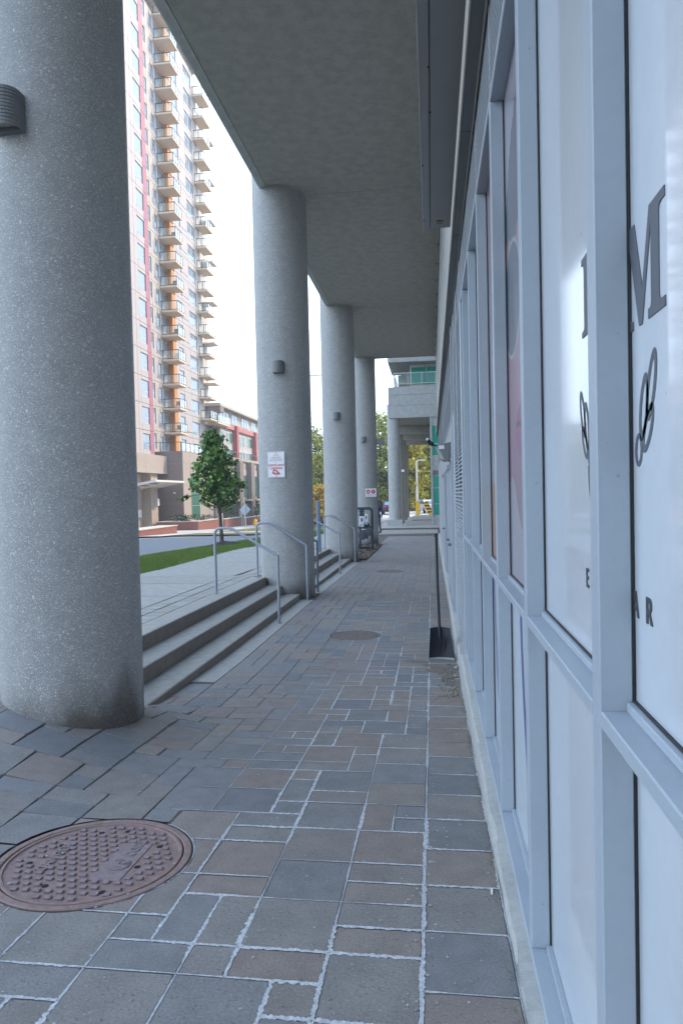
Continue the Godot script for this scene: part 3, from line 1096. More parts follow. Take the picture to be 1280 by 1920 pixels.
# ---------------------------------------------------------------- columns and what hangs on them
func build_columns() -> void:
	var names := ["thick round aggregate column nearest the camera, its base stained dark", "second round column, carrying the white surveillance sign", "third round column from the camera, behind the second stairs", "farthest column of the row, with the small white sign with red discs"]
	for k in 4:
		var foot := -2.4
		var t := thing("column", names[k], "column", V(XC, foot, ZC[k]), "round columns carrying the overhang")
		var m := MB.new()
		var prof := []
		var y := foot
		while y < 9.0:
			prof.append(Vector2(RC, y + EYE))
			y += 0.05 if y < -0.3 else 0.6
		# dirt climbs the base unevenly, so the shade of each patch is set per vertex
		var seg := 72
		var f := FastNoiseLite.new()
		f.seed = 90 + k
		f.frequency = 0.9
		for i in prof.size() - 1:
			for s in seg:
				var q := []
				for c in [[i, s], [i, s + 1], [i + 1, s + 1], [i + 1, s]]:
					var a: float = TAU * c[1] / seg
					var p: Vector2 = prof[c[0]]
					var up: float = p.y - EYE - G(XC + RC * cos(a), ZC[k] - RC * sin(a))
					var n := f.get_noise_3d(cos(a) * 1.5, p.y * 1.2, sin(a) * 1.5)
					var dirt := clampf((0.15 + 0.30 * n + 0.24 * maxf(0.0, cos(a - 0.45)) - up) * 3.0, 0.0, 1.0)
					var drip := clampf((f.get_noise_2d(a * 3.0, p.y * 0.12) - 0.1) * 1.2, 0.0, 1.0) * 0.12
					q.append([V(XC + RC * cos(a), p.y - EYE, ZC[k] - RC * sin(a)), Vector3(cos(a), 0, sin(a)), Color.WHITE.lerp(Color(0.24, 0.205, 0.17), dirt * 0.9) * (1.0 - drip)])
				var order := [0, 2, 1, 0, 3, 2]
				var e1: Vector3 = q[1][0] - q[0][0]
				if e1.cross(q[2][0] - q[0][0]).dot(q[0][1]) < 0.0:
					order = [0, 1, 2, 0, 2, 3]
				for o in order:
					m.col = Color(q[o][2].r, q[o][2].g, q[o][2].b)
					m.vert(q[o][0], q[o][1])
		part("shaft", m, M.aggregate, t)
		# a thin sealant ring where it meets the overhang
		var ring := MB.new()
		for s in range(-9, 56):
			var a0 := TAU * s / 72.0
			var a1 := TAU * (s + 1) / 72.0
			if XC + RC * cos(a0) < -2.80 or XC + RC * cos(a1) < -2.80:
				continue
			var b := []
			for yy in [SOF - 0.018, SOF - 0.001]:
				for c in [[a0, RC - 0.01], [a1, RC - 0.01], [a1, RC + 0.014], [a0, RC + 0.014]]:
					b.append(V(XC + c[1] * cos(c[0]), yy, ZC[k] - c[1] * sin(c[0])))
			ring.hexa(b)
		part("sealant", ring, M.trim_beige, t)
	var lamp_at := [[-2.705, 2.435, 0], [-2.645, 2.185, 1], [-2.675, 2.175, 2], [-2.66, 2.09, 3]]
	var words := ["ribbed grey wall lamp on the nearest column, cut by the photo's left edge", "grey ribbed lamp on the column with the surveillance sign", "grey ribbed lamp on the third column from the camera", "smallest ribbed lamp, on the farthest column of the row"]
	for L: Array in lamp_at:
		var k: int = L[2]
		var xo: float = L[0] - XC
		var dd: float = ZC[k] - sqrt(RC * RC - xo * xo) + 0.01
		var hw := 0.098
		var hh := 0.245 if k == 0 else 0.205
		var t := thing("column_lamp", words[k], "wall lamp", V(L[0], L[1], dd), "down lamps on the columns")
		var shell := MB.new()
		var ribs := 11
		var seg := 14
		for i in ribs:  # each rib is a shallow step of the curved hood
			var ya: float = hh * i / ribs
			var yb: float = hh * (i + 0.72) / ribs
			var yc: float = hh * (i + 1) / ribs
			for s in seg:
				var pts := []
				for q in [s, s + 1]:
					var a: float = PI * q / seg
					for c in [[1.0, ya], [1.0, yb], [0.97, yb + 0.001], [0.97, yc]]:
						pts.append(V(L[0] - hw * cos(a) * c[0], L[1] + c[1], dd - (0.055 + (hw * 1.05) * sin(a)) * c[0]))
				var mid := V(L[0], L[1] + (ya + yc) / 2, dd - 0.02)
				for c in 3:
					shell.face(pts[c], pts[c + 1], pts[c + 5], pts[c + 4], mid)
		for sgn in [-1.0, 1.0]:
			for i in ribs:
				shell.box(V(L[0] + sgn * hw, L[1] + hh * i / ribs, dd + 0.05), V(L[0] + sgn * (hw - 0.006), L[1] + hh * (i + 0.72) / ribs, dd - 0.056))
				shell.box(V(L[0] + sgn * (hw - 0.003), L[1] + hh * (i + 0.72) / ribs, dd + 0.05), V(L[0] + sgn * (hw - 0.009), L[1] + hh * (i + 1.0) / ribs, dd - 0.056))
		part("hood", shell, M.lamp_housing, t)
		var cap := MB.new()
		var poly := PackedVector2Array([Vector2(-hw * 0.94, 0.0)])
		for s in seg + 1:
			var a: float = PI * s / seg
			poly.append(Vector2(-hw * 0.95 * cos(a), 0.055 + hw * 0.98 * sin(a)))
		poly.append(Vector2(hw * 0.94, 0.0))
		cap.prism(poly, V(L[0], L[1] + hh - 0.004, dd), Vector3.RIGHT, Vector3(0, 0, 1), Vector3(0, 0.008, 0))
		part("cap", cap, M.lamp_housing, t)
		var lens := MB.new()
		lens.prism(poly, V(L[0], L[1] + 0.03, dd), Vector3.RIGHT, Vector3(0, 0, 1), Vector3(0, 0.006, 0))
		part("lens", lens, M.lamp_lens, t)
		part("base_bar", bx(L[0] - hw + 0.007, L[0] + hw - 0.007, L[1] + 0.001, L[1] + 0.028, dd - 0.05, dd + 0.02, 0.003), M.lamp_housing, t)
	# surveillance notice
	var sx := -2.732
	var sd := ZC[1] - RC - 0.012
	var s := thing("surveillance_sign", "white metal notice reading surveillance cameras in red, screwed to a column", "sign", V(sx, 0.335, sd))
	s.rotation.y = -0.06
	var pm := MB.new()
	pm.box(Vector3(-0.158, 0, -0.006), Vector3(0.158, 0.462, 0.0), 0.002)
	put_mesh("plate", pm.mesh(), M.sign_white, s)
	var bd := MB.new()
	for q in [[-0.150, 0.150, 0.008, 0.012], [-0.150, 0.150, 0.450, 0.454], [-0.150, -0.147, 0.012, 0.450], [0.147, 0.150, 0.012, 0.450]]:
		bd.box(Vector3(q[0], q[2], 0.0), Vector3(q[1], q[3], 0.0012))
	put_mesh("border", bd.mesh(), M.sign_rose, s)
	for q in [["THESE", 0.026, 0.400, 0, 1.0], ["PREMISES", 0.030, 0.355, 0, 1.0], ["MONITORED", 0.030, 0.312, 0, 1.0], ["BY", 0.018, 0.272, 0, 1.0], ["SURVEILLANCE", 0.036, 0.220, 1, 0.84], ["CAMERAS", 0.040, 0.165, 1, 0.95]]:
		var o := put_mesh("lettering", text(q[0], q[1], 0.002, "Droid Sans", q[3] == 1), M.sign_red if q[3] == 1 else M.sign_rose, s)
		o.position = Vector3(0, q[2], 0.001)
		o.scale = Vector3(q[4], 1.0, 1.0)
	var cam := MB.new()
	var tilt := Basis(Vector3(0, 0, 1), -0.38)
	for q in [[-0.062, 0.030, 0.018, 0.040], [-0.062, 0.030, -0.040, -0.018], [-0.062, -0.044, -0.018, 0.018], [0.018, 0.034, -0.018, 0.018], [0.036, 0.060, -0.024, 0.024], [0.064, 0.078, -0.014, 0.014]]:
		var b := []
		for z in [0.0, 0.002]:
			for e in [[0, 2], [1, 2], [1, 3], [0, 3]]:
				b.append(tilt * Vector3(q[e[0]] - 0.01, q[e[1]], z) + Vector3(0, 0.088, 0))
		cam.hexa(b)
	for k in 10:
		cam.tri(Vector3(-0.024, 0.092, 0.0022), Vector3(-0.024 + 0.011 * cos(TAU * k / 10), 0.092 + 0.011 * sin(TAU * k / 10), 0.0022), Vector3(-0.024 + 0.011 * cos(TAU * (k + 1) / 10), 0.092 + 0.011 * sin(TAU * (k + 1) / 10), 0.0022), Vector3(0, 0, 1))
	put_mesh("camera_symbol", cam.mesh(), M.sign_red, s)
	for y in [0.438, 0.022]:
		var sc := MB.new()
		sc.box(Vector3(-0.007, y - 0.007, 0.0), Vector3(0.007, y + 0.007, 0.003), 0.002)
		put_mesh("screw", sc.mesh(), M.ink, s)
	# small sign with two red prohibition discs
	var s2 := thing("prohibition_sign", "small white plate with two red prohibition discs on the farthest column", "sign", V(-2.41, -0.105, ZC[3] - 0.50))
	s2.rotation.y = 0.32
	var p2 := MB.new()
	p2.box(Vector3(-0.225, 0, -0.006), Vector3(0.225, 0.335, 0.0), 0.002)
	put_mesh("plate", p2.mesh(), M.sign_white, s2)
	for sgn in [-1.0, 1.0]:
		var disc := MB.new()
		disc.prism(circle_poly(sgn * 0.105, 0.205, 0.085, 28), Vector3(0, 0, 0.0), Vector3.RIGHT, Vector3.UP, Vector3(0, 0, 0.002))
		put_mesh("red_disc", disc.mesh(), M.sign_red, s2)
		var w := MB.new()
		if sgn < 0:
			for q in [[-0.148, -0.128, 0.155, 0.225], [-0.148, -0.075, 0.190, 0.220], [-0.095, -0.075, 0.155, 0.215], [-0.075, -0.055, 0.205, 0.240]]:
				w.box(Vector3(q[0], q[2], 0.002), Vector3(q[1], q[3], 0.0035))
		else:
			w.prism(circle_poly(0.105, 0.205, 0.022, 14), Vector3(0, 0, 0.002), Vector3.RIGHT, Vector3.UP, Vector3(0, 0, 0.0015))
			w.box(Vector3(0.098, 0.145, 0.002), Vector3(0.112, 0.170, 0.0035))
			w.box(Vector3(0.098, 0.240, 0.002), Vector3(0.112, 0.265, 0.0035))
		put_mesh("white_mark", w.mesh(), M.sign_white, s2)
		var cap := put_mesh("lettering", text("NO DOGS" if sgn < 0 else "NO SMOKING", 0.026, 0.002), M.ink_grey, s2)
		cap.position = Vector3(sgn * 0.105, 0.075, 0.001)
	# box lamp sticking out of the farthest column
	var bl := thing("box_lamp", "dark flat box lamp on the right of the farthest column", "wall lamp", V(-2.1, 2.0, ZC[3]))
	part("housing", bx(-2.20, -1.86, 2.02, 2.24, ZC[3] - 0.1, ZC[3] + 0.2, 0.01), M.lamp_housing, bl)
	part("arm", bx(-2.30, -2.20, 2.09, 2.17, ZC[3] - 0.02, ZC[3] + 0.08), M.lamp_housing, bl)
	part("lens", bx(-1.862, -1.80, 2.04, 2.17, ZC[3] - 0.08, ZC[3] + 0.18, 0.01), M.lamp_lens, bl)


func build_rails() -> void:
	var f := func(x: float, d: float) -> float: return G(x, d)
	var list := [
		[9.80, -3.20, 9.68, -2.225, "pale blue handrail standing mid-way on the nearest stairs"],
		[11.93, -3.12, 11.97, -2.225, "pale blue handrail ending right in front of the surveillance sign's column"],
		[13.15, -3.12, 13.15, -2.235, "shaded handrail just behind the second column"],
		[16.5, -3.16, 16.45, -2.235, "pale blue handrail half hidden by the second column"],
		[19.62, -3.10, 19.70, -2.235, "pale blue handrail in front of the third column"]]
	for L: Array in list:
		var yu := plaza_y(L[0]) - 0.005
		var yl: float = f.call(L[3], L[2])
		var t := thing("handrail", L[4], "handrail", V((L[1] + L[3]) / 2, yl, L[0]), "tube handrails on the stairs")
		var a := V(L[1], yu, L[0])
		var b := V(L[3], yl, L[2])
		var hu := 0.98
		var hl := 0.985
		var path := []
		path.append(a)
		var top := a + Vector3(0, hu, 0)
		for k in 7:
			var q := k / 6.0 * PI / 2
			path.append(top + Vector3(0.09 * (1.0 - cos(q)), -0.09 + 0.09 * sin(q), 0))
		var flat := top + Vector3(0.24, 0.0, 0)
		path.append(flat)
		var low := b + Vector3(0, hl, 0)
		var slope := (low - flat).normalized()
		path.append(flat + slope * 0.03 + Vector3(0.008, 0.004, 0))
		path.append(low)
		var m := MB.new()
		m.tube(path, 0.0215, 12)
		part("handrail_tube", m, M.rail_paint, t)
		var p := MB.new()
		p.tube([low + Vector3(0, 0.012, 0), b], 0.0212, 12)
		part("post", p, M.rail_paint, t)
		for q: Vector3 in [a, b]:
			var fl := MB.new()
			fl.lathe(q, [Vector2(0.034, -0.01), Vector2(0.034, 0.006), Vector2(0.022, 0.010)], 14)
			part("foot_ring", fl, M.cast_iron, t)
	var bp := thing("blue_post", "tall blue post at the top of the second stairs", "post", V(-3.08, plaza_y(18.5), 18.5))
	part("post", bx(-3.10, -3.03, plaza_y(18.5), plaza_y(18.5) + 1.42, 18.46, 18.53, 0.006), M.blue_post, bp)
	part("edge_plate", bx(-3.135, -3.102, plaza_y(18.5), plaza_y(18.5) + 1.40, 18.46, 18.50, 0.003), M.rail_paint, bp)


# ---------------------------------------------------------------- the building on the right
func poster(kind: int) -> ImageTexture:
	# a printed advertising face: u runs away from the camera, v downwards over y = 1.78 .. -0.46
	var w := 192
	var h := 768
	var im := Image.create(w, h, false, Image.FORMAT_RGB8)
	var f := FastNoiseLite.new()
	f.seed = 5 + kind
	f.frequency = 0.02
	for j in h:
		for i in w:
			var y := 1.78 - 2.24 * j / h
			var u := float(i) / w
			var c := Color(0.76, 0.71, 0.72)
			if kind == 0:
				var edge := -0.12 + 0.10 * sin(u * 9.0) + 0.25 * maxf(0.0, u - 0.75)
				if y > edge:
					c = Color(0.78, 0.60, 0.60).lerp(Color(0.70, 0.50, 0.56), clampf((1.1 - y) / 1.2, 0, 1))
					c = c.lerp(Color(0.62, 0.47, 0.46), smoothstep(0.1, -0.2, y) * 0.8)
					var hair := 1.58 - 1.2 * pow(absf(u - 0.55), 1.6) + 0.05 * f.get_noise_2d(i * 8.0, 0.0)
					var hair_low := 1.12 + 0.22 * absf(u - 0.35) - 0.16 * smoothstep(0.3, 0.7, u)
					if y > hair:
						c = Color(0.78, 0.76, 0.78)
					elif y > hair_low + 0.03 * f.get_noise_2d(i * 5.0, j * 0.5):
						c = Color(0.36, 0.38, 0.42).lerp(Color(0.45, 0.45, 0.48), 0.5 + 0.5 * f.get_noise_2d(i * 6.0, j * 0.3))
					for lens in [Vector2(0.80, 0.80), Vector2(0.22, 0.80)]:
						var e := sqrt(pow((u - lens.x) / 0.30, 2.0) + pow((y - lens.y) / 0.25, 2.0))
						if e < 1.0:
							c = Color(0.32, 0.36, 0.42).lerp(Color(0.52, 0.47, 0.50), clampf((0.85 - y) / 0.35, 0, 1))
						if absf(e - 1.0) < 0.035:
							c = Color(0.80, 0.78, 0.74)
					if pow((u - 0.42) / 0.05, 2.0) + pow((y - 0.46) / 0.025, 2.0) < 1.0:
						c = Color(0.42, 0.28, 0.30)
					var lip := sqrt(pow((u - 0.50) / 0.22, 2.0) + pow((y - 0.20) / 0.115, 2.0))
					if lip < 1.0:
						c = Color(0.72, 0.36, 0.52).lerp(Color(0.62, 0.26, 0.40), clampf((y - 0.18) * 6.0, 0, 1))
						if absf(y - 0.225 - 0.01 * sin(u * 12.0)) < 0.010:
							c = Color(0.36, 0.16, 0.22)
			else:
				var wv := u + 0.12 * sin(y * 2.4 + 1.0)
				if wv < 0.35:
					c = Color(0.62, 0.66, 0.70)
				elif wv < 0.62:
					c = Color(0.74, 0.56, 0.54)
				elif wv < 0.8:
					c = Color(0.70, 0.50, 0.46)
				if y < 0.0 and wv > 0.5:
					c = Color(0.80, 0.60, 0.45)
			im.set_pixel(i, j, c)
	return ImageTexture.create_from_image(im)


func pane_mesh(d0: float, d1: float, y0: float, y1: float, x: float) -> MB:
	var m := MB.new()
	m.box(V(x, y0, d0), V(x + 0.02, y1, d1))
	# overwrite the texture coordinates by place on the pane
	for k in m.v.size():
		m.uv[k] = Vector2((-m.v[k].z - d0) / (d1 - d0), 1.0 - (m.v[k].y - EYE - y0) / (y1 - y0))
	return m


func build_shop() -> void:
	var b := thing("commercial_building", "grey commercial building on the right with tall framed shop windows under the overhang", "building", V(3.0, -2.3, 10.0))
	# overhang: three cast panels with fine joints
	var js := [-9.0, 4.80, 12.49, 20.19, 27.95]
	for k in 4:
		var m := bx(-2.80, 0.50, SOF, SOF + 0.30, js[k] + (0.006 if k else 0.0), js[k + 1] - 0.006, 0.010)
		part("overhang_panel", m, M.soffit, b)
		var dr := MB.new()
		var poly := PackedVector2Array([Vector2(-2.935, SOF - 0.012), Vector2(-2.918, SOF - 0.022), Vector2(-2.895, SOF - 0.020), Vector2(-2.892, SOF - 0.034), Vector2(-2.826, SOF - 0.006), Vector2(-2.802, SOF - 0.006), Vector2(-2.802, SOF + 0.30), Vector2(-2.935, SOF + 0.30)])
		dr.prism(poly, Vector3(0, EYE, -(js[k] + 0.002)), Vector3.RIGHT, Vector3.UP, Vector3(0, 0, -(js[k + 1] - js[k] - 0.004)))
		part("drip_edge", dr, M.drip, b)
	# storeys above and the mass behind the shop wall
	part("upper_storeys", bx(-2.90, 22.0, SOF + 0.302, 33.0, -40.0, 27.9), M.block_concrete, b)  # unseen; their height is chosen to shade the plaza and road
	part("back_wing", bx(7.0, 40.0, -2.6, 33.0, 27.9, 70.0), M.block_concrete, b)  # unseen wing added to stop sun through the gap between the blocks
	part("core_wall", bx(0.52, 21.9, -2.6, SOF + 0.29, -39.9, 27.85), M.wall_upper, b)
	for k in 9:
		part("floor_band", bx(-2.96, -2.902, 8.2 + k * 2.8, 8.5 + k * 2.8, -39.0, 27.8), M.drip, b)
		for w in 12:
			part("upper_window", bx(-2.93, -2.903, 6.5 + k * 2.8, 8.0 + k * 2.8, 26.6 - w * 3.0, 25.0 - w * 3.0), M.pane, b)
	# upper wall over the shopfront
	var jw := -9.0
	while jw < 27.8:
		var n := minf(27.85, jw + 2.45)
		part("wall_panel", bx(0.278, 0.519, 2.42, SOF - 0.004, jw + 0.006, n - 0.006, 0.004), M.wall_upper, b)
		jw = n
	var cd := MB.new()
	cd.tube([V(0.245, SOF - 0.055, 6.9), V(0.245, SOF - 0.055, 27.8)], 0.018, 8)
	var cl := part("conduit", cd, M.trim_beige, b)
	for k in 16:
		part("clip", bx(0.222, 0.277, SOF - 0.085, SOF - 0.03, 7.6 + k * 1.27, 7.64 + k * 1.27), M.metal_grey, cl)
	# canopy strip over the near windows
	var cn := part("canopy", bx(0.035, 0.277, 2.60, 2.92, -8.0, 6.86, 0.006), M.canopy, b)
	part("canopy_lip", bx(-0.033, 0.033, 2.585, 2.93, -8.0, 6.90, 0.004), M.canopy, cn)
	for q in [[0.06, 4.25], [0.07, 4.75], [0.01, 5.5], [0.01, 6.6]]:
		var sc := MB.new()
		sc.lathe(V(q[0] - 0.03, 2.582, q[1]), [Vector2(0.0, -0.004), Vector2(0.007, -0.002), Vector2(0.007, 0.004)], 8)
		part("screw", sc, M.gasket, cn)
	part("rust_spot", bx(0.10, 0.16, 2.594, 2.599, 6.66, 6.74), M.stain, cn)
	# flashing with its beige trims
	var fz := [-8.0, 2.95, 4.42, 6.15, 8.3, 11.0, 14.0, 17.0, 20.5, 24.2, 27.8]
	for k in fz.size() - 1:
		var fl := part("flashing", bx(0.226, 0.300, 2.262, 2.41, fz[k] + 0.004, fz[k + 1] - 0.004, 0.003), M.metal_grey, b)
		part("trim", bx(0.214, 0.2255, 2.25, 2.413, fz[k] + 0.002, fz[k + 1] - 0.002, 0.003), M.trim_beige, fl)
		part("trim", bx(0.289, 0.301, 2.246, 2.2615, fz[k] + 0.001, fz[k + 1] - 0.010, 0.002), M.trim_beige, fl)
	# ventilation blades between head rail and flashing
	for k in 10:
		var y := 1.862 + k * 0.0385
		var m := MB.new()
		m.hexa([V(0.306, y, -6.0), V(0.340, y + 0.008, -6.0), V(0.340, y + 0.008, 8.85), V(0.306, y, 8.85), V(0.306, y + 0.018, -6.0), V(0.340, y + 0.024, -6.0), V(0.340, y + 0.024, 8.85), V(0.306, y + 0.018, 8.85)])
		part("vent_blade", m, M.metal_panel, b)
	part("vent_back", bx(0.36, 0.38, 1.85, 2.26, -6.0, 8.85), M.gasket, b)
	for k in 13:
		part("vent_post", bx(0.304, 0.35, 1.845, 2.25, 1.313 + 0.9886 * (k - 5) - 0.015, 1.313 + 0.9886 * (k - 5) + 0.015), M.metal_panel, b)
	# shopfront: mullions, rails, panes
	var head := 1.812
	var sill := -0.413
	var base := -1.527
	part("head_rail", bx(XW, XW + 0.10, head, head + 0.036, -6.0, 6.68, 0.003), M.metal_white, b)
	part("base_rail", bx(XW - 0.004, XW + 0.10, base - 0.12, base, -6.0, 6.68, 0.003), M.metal_white, b)
	for i in range(-5, 6):
		var d := 1.313 + 0.9886 * i
		var far := d + 0.060
		var mu := part("mullion", bx(XW, XW + 0.0595, base, head, d, far, 0.0025), M.metal_white, b)
		part("gasket", bx(XW + 0.0600, XW + 0.0632, base, head, d - 0.001, far + 0.001), M.gasket, mu)
		var n := 1.313 + 0.9886 * (i + 1)
		if i == 5:
			n = 6.62
		var p0 := far + 0.004
		var p1 := n - 0.004
		var sl := part("sill", bx(XW, XW + 0.060, sill - 0.031, sill, far + 0.0005, n - 0.0005, 0.003), M.metal_white, b)
		part("glazing_bead", bx(XW + 0.046, XW + 0.064, sill, sill + 0.018, p0, p1, 0.002), M.metal_white, sl)
		part("glazing_bead", bx(XW + 0.046, XW + 0.064, base, base + 0.016, p0, p1, 0.002), M.metal_white, sl)
		part("gasket", bx(XW + 0.058, XW + 0.064, sill + 0.018, sill + 0.022, p0, p1), M.gasket, sl)
		var mt: StandardMaterial3D = M.window_film
		if i == 1 or i == 2:
			mt = M.window_film.duplicate()
			mt.uv1_triplanar = false
			mt.uv1_scale = Vector3.ONE
			mt.albedo_color = Color(0.86, 0.86, 0.88)
			mt.albedo_texture = poster(i - 1)
		part("pane", pane_mesh(p0, p1, sill + 0.012, head - 0.002, XW + 0.064), mt, b)
		part("lower_pane", pane_mesh(p0, p1, base + 0.008, sill - 0.034, XW + 0.064), M.window_film, b)
		if i == 2 or i == 1:
			# printed swoosh on the lower sheet
			var sw := MB.new()
			var a := 0.0
			for k in 24:
				var ya := lerpf(base + 0.03, sill - 0.05, k / 24.0)
				var yb := lerpf(base + 0.03, sill - 0.05, (k + 1) / 24.0)
				var xa := p1 - 0.10 - 0.30 * pow(1.0 - k / 24.0, 1.7) - (0.25 if i == 1 else 0.0)
				var xb := p1 - 0.10 - 0.30 * pow(1.0 - (k + 1) / 24.0, 1.7) - (0.25 if i == 1 else 0.0)
				sw.quad(V(XW + 0.0635, ya, xa), V(XW + 0.0635, ya, minf(xa + 0.07, p1)), V(XW + 0.0635, yb, minf(xb + 0.07, p1)), V(XW + 0.0635, yb, xb), Vector3(-1, 0, 0))
			part("print", sw, M.swoosh, b)
	# lettering and leaf emblem on the two nearest panes
	var gx := XW + 0.0630
	for q in [["E", 0.185, 1.635, 0.450], ["M", 0.185, 1.245, 0.372]]:
		var o := put_mesh("lettering", text(q[0], q[1], 0.002, "Droid Serif", true), M.ink_grey, b)
		o.transform = Transform3D(Basis(Vector3(0, 0, 1), Vector3(0, 1, 0), Vector3(-1, 0, 0)), V(gx, q[3], q[2]) - b.position)
	var word := "EYEWEAR"
	for k in 7:
		var o := put_mesh("lettering", text(word[k], 0.046, 0.002, "Droid Sans", true), M.ink, b)
		o.transform = Transform3D(Basis(Vector3(0, 0, 1), Vector3(0, 1, 0), Vector3(-1, 0, 0)), V(gx, -0.213, 1.692 - k * 0.0775) - b.position)
	for side in [-1.0, 1.0]:
		var em := MB.new()
		for q in [[0.228, 0.182, 0.062, 0.023, 0.35], [0.186, 0.150, 0.060, 0.024, 0.25], [0.208, 0.112, 0.048, 0.022, 0.6], [0.155, 0.078, 0.030, 0.022, 0.1]]:
			for k in 22:
				var pts := []
				for e in [[k, 1.0], [k + 1, 1.0], [k + 1, 0.45], [k, 0.45]]:
					var a: float = TAU * e[0] / 22.0
					var u: float = q[3] * cos(a) * e[1]
					var w: float = q[2] * sin(a) * (e[1] if e[1] > 0.9 else 0.70)
					var ru: float = u * cos(q[4]) + w * sin(q[4])
					var rw: float = -u * sin(q[4]) + w * cos(q[4])
					pts.append(V(gx, q[1] + rw - (0.01 if side < 0 else 0.0), (1.43 if side < 0 else 1.495) + side * (q[0] + ru)))
				em.quad(pts[0], pts[1], pts[2], pts[3], Vector3(-1, 0, 0))
		part("leaf_emblem", em, M.ink_grey, b)
	var hook := MB.new()
	for k in 16:
		var pts := []
		for e in [[k, 0.0], [k + 1, 0.0], [k + 1, 0.020], [k, 0.020]]:
			var t: float = e[0] / 16.0
			pts.append(V(gx, 0.055 - 0.13 * t, 1.672 - 0.060 * pow(t, 2.5) - e[1]))
		hook.quad(pts[0], pts[1], pts[2], pts[3], Vector3(-1, 0, 0))
	part("curl", hook, M.ink_grey, b)
	# concrete foundation curb with a chipped top
	var cb := MB.new()
	var n := 150
	for k in n:
		var ring := []
		for e in [k, k + 1]:
			var d: float = lerpf(0.5, 28.0, pow(e / float(n), 1.5))
			var r := RandomNumberGenerator.new()
			r.seed = 400 + e
			var g := G(0.25, d)
			var ty := -1.548 - (0.0 if d < 6.7 else 0.10)
			ty = maxf(ty, g + 0.004)
			var xr: float = 0.2555 + r.randf_range(-0.004, 0.010)
			ring.append([V(0.243 + r.randf_range(-0.002, 0.002), g - 0.15, d), V(0.246 + r.randf_range(-0.003, 0.003), maxf(ty - 0.018 - r.randf() * 0.012, g + 0.001), d), V(xr, ty - r.randf() * 0.006, d), V(0.299, ty + 0.001, d), V(0.52, ty + 0.001, d)])
		for j in 4:
			var p: Array = ring[0]
			var q: Array = ring[1]
			cb.face(p[j], p[j + 1], q[j + 1], q[j], V(0.5, -2.2, lerpf(0.5, 28.0, pow(k / float(n), 1.5))))
	part("foundation_curb", cb, M.curb, b)
	# plain metal wall, tall vent and doors farther along
	part("corner_post", bx(XW, XW + 0.10, -1.60, 1.845, 6.66, 6.80, 0.003), M.metal_white, b)
	var lv := part("tall_vent", bx(XW + 0.06, XW + 0.08, -1.66, 2.25, 6.80, 8.85), M.gasket, b)
	for q in [[6.80, 6.86], [7.80, 7.86], [8.80, 8.86]]:
		part("vent_post", bx(XW - 0.002, XW + 0.06, -1.66, 2.25, q[0], q[1], 0.002), M.metal_white, lv)
	var sl := MB.new()
	for k in 92:
		var y := -1.65 + k * 0.042
		sl.hexa([V(XW, y, 6.86), V(XW + 0.040, y + 0.010, 6.86), V(XW + 0.040, y + 0.010, 8.80), V(XW, y, 8.80), V(XW, y + 0.014, 6.86), V(XW + 0.040, y + 0.022, 6.86), V(XW + 0.040, y + 0.022, 8.80), V(XW, y + 0.014, 8.80)])
	stuff(part("vent_slats", sl, M.metal_panel, lv))
	part("white_trim", bx(XW - 0.016, XW + 0.03, -1.70, 2.25, 9.38, 9.43, 0.003), M.metal_white, b)
	var wd := 8.87
	while wd < 27.8:
		var e := minf(27.84, wd + 1.22)
		part("cladding_panel", bx(XW, 0.519, -1.83, 1.05, wd + 0.004, e - 0.004, 0.003), M.metal_panel, b)
		wd = e
	var up := part("upper_vent", bx(XW + 0.06, 0.519, 1.052, 2.26, 8.87, 27.8), M.gasket, b)
	var us := MB.new()
	for k in 28:
		var y := 1.06 + k * 0.042
		us.hexa([V(XW, y, 8.88), V(XW + 0.040, y + 0.010, 8.88), V(XW + 0.040, y + 0.010, 27.8), V(XW, y, 27.8), V(XW, y + 0.014, 8.88), V(XW + 0.040, y + 0.022, 8.88), V(XW + 0.040, y + 0.022, 27.8), V(XW, y + 0.014, 27.8)])
	stuff(part("vent_slats", us, M.metal_panel, up))
	part("vent_rail", bx(XW - 0.012, XW + 0.05, 1.035, 1.06, 8.87, 27.8, 0.003), M.metal_white, up)
	part("vent_rail", bx(XW - 0.010, XW + 0.05, 1.56, 1.585, 8.87, 27.8, 0.003), M.metal_white, up)
	for q in [[9.55, 10.50], [10.62, 11.58], [14.2, 15.2]]:
		var dr := part("door", bx(XW - 0.022, XW - 0.002, -1.80, 0.42, q[0], q[1], 0.003), M.metal_panel, b)
		for e in [[q[0] - 0.05, q[0] - 0.003], [q[1] + 0.003, q[1] + 0.05]]:
			part("door_frame", bx(XW - 0.035, XW - 0.001, -1.82, 0.47, e[0], e[1], 0.003), M.metal_white, dr)
		part("door_frame", bx(XW - 0.035, XW - 0.001, 0.424, 0.47, q[0] - 0.002, q[1] + 0.002, 0.003), M.metal_white, dr)
		for y in [0.10, -0.66, -1.45]:
			part("hinge", bx(XW - 0.034, XW - 0.0225, y - 0.06, y + 0.06, q[0] + 0.004, q[0] + 0.03, 0.002), M.gasket, dr)
		part("door_closer", bx(XW - 0.085, XW - 0.023, 0.32, 0.38, q[0] + 0.15, q[0] + 0.5, 0.004), M.metal_panel, dr)
		part("handle", bx(XW - 0.075, XW - 0.023, -0.80, -0.765, q[1] - 0.2, q[1] - 0.06, 0.004), M.metal_grey, dr)
		part("kick_plate", bx(XW - 0.026, XW - 0.0225, -1.78, -1.60, q[0] + 0.04, q[1] - 0.03), M.metal_grey, dr)
	# flood lamp on the wall
	var wp := thing("flood_lamp", "angular grey flood lamp on the right wall beyond the tall vent", "wall lamp", V(XW, 0.55, 9.75))
	part("back_box", bx(XW - 0.05, XW - 0.024, 0.43, 0.70, 9.60, 9.92, 0.008), M.lamp_housing, wp)
	var hd := MB.new()
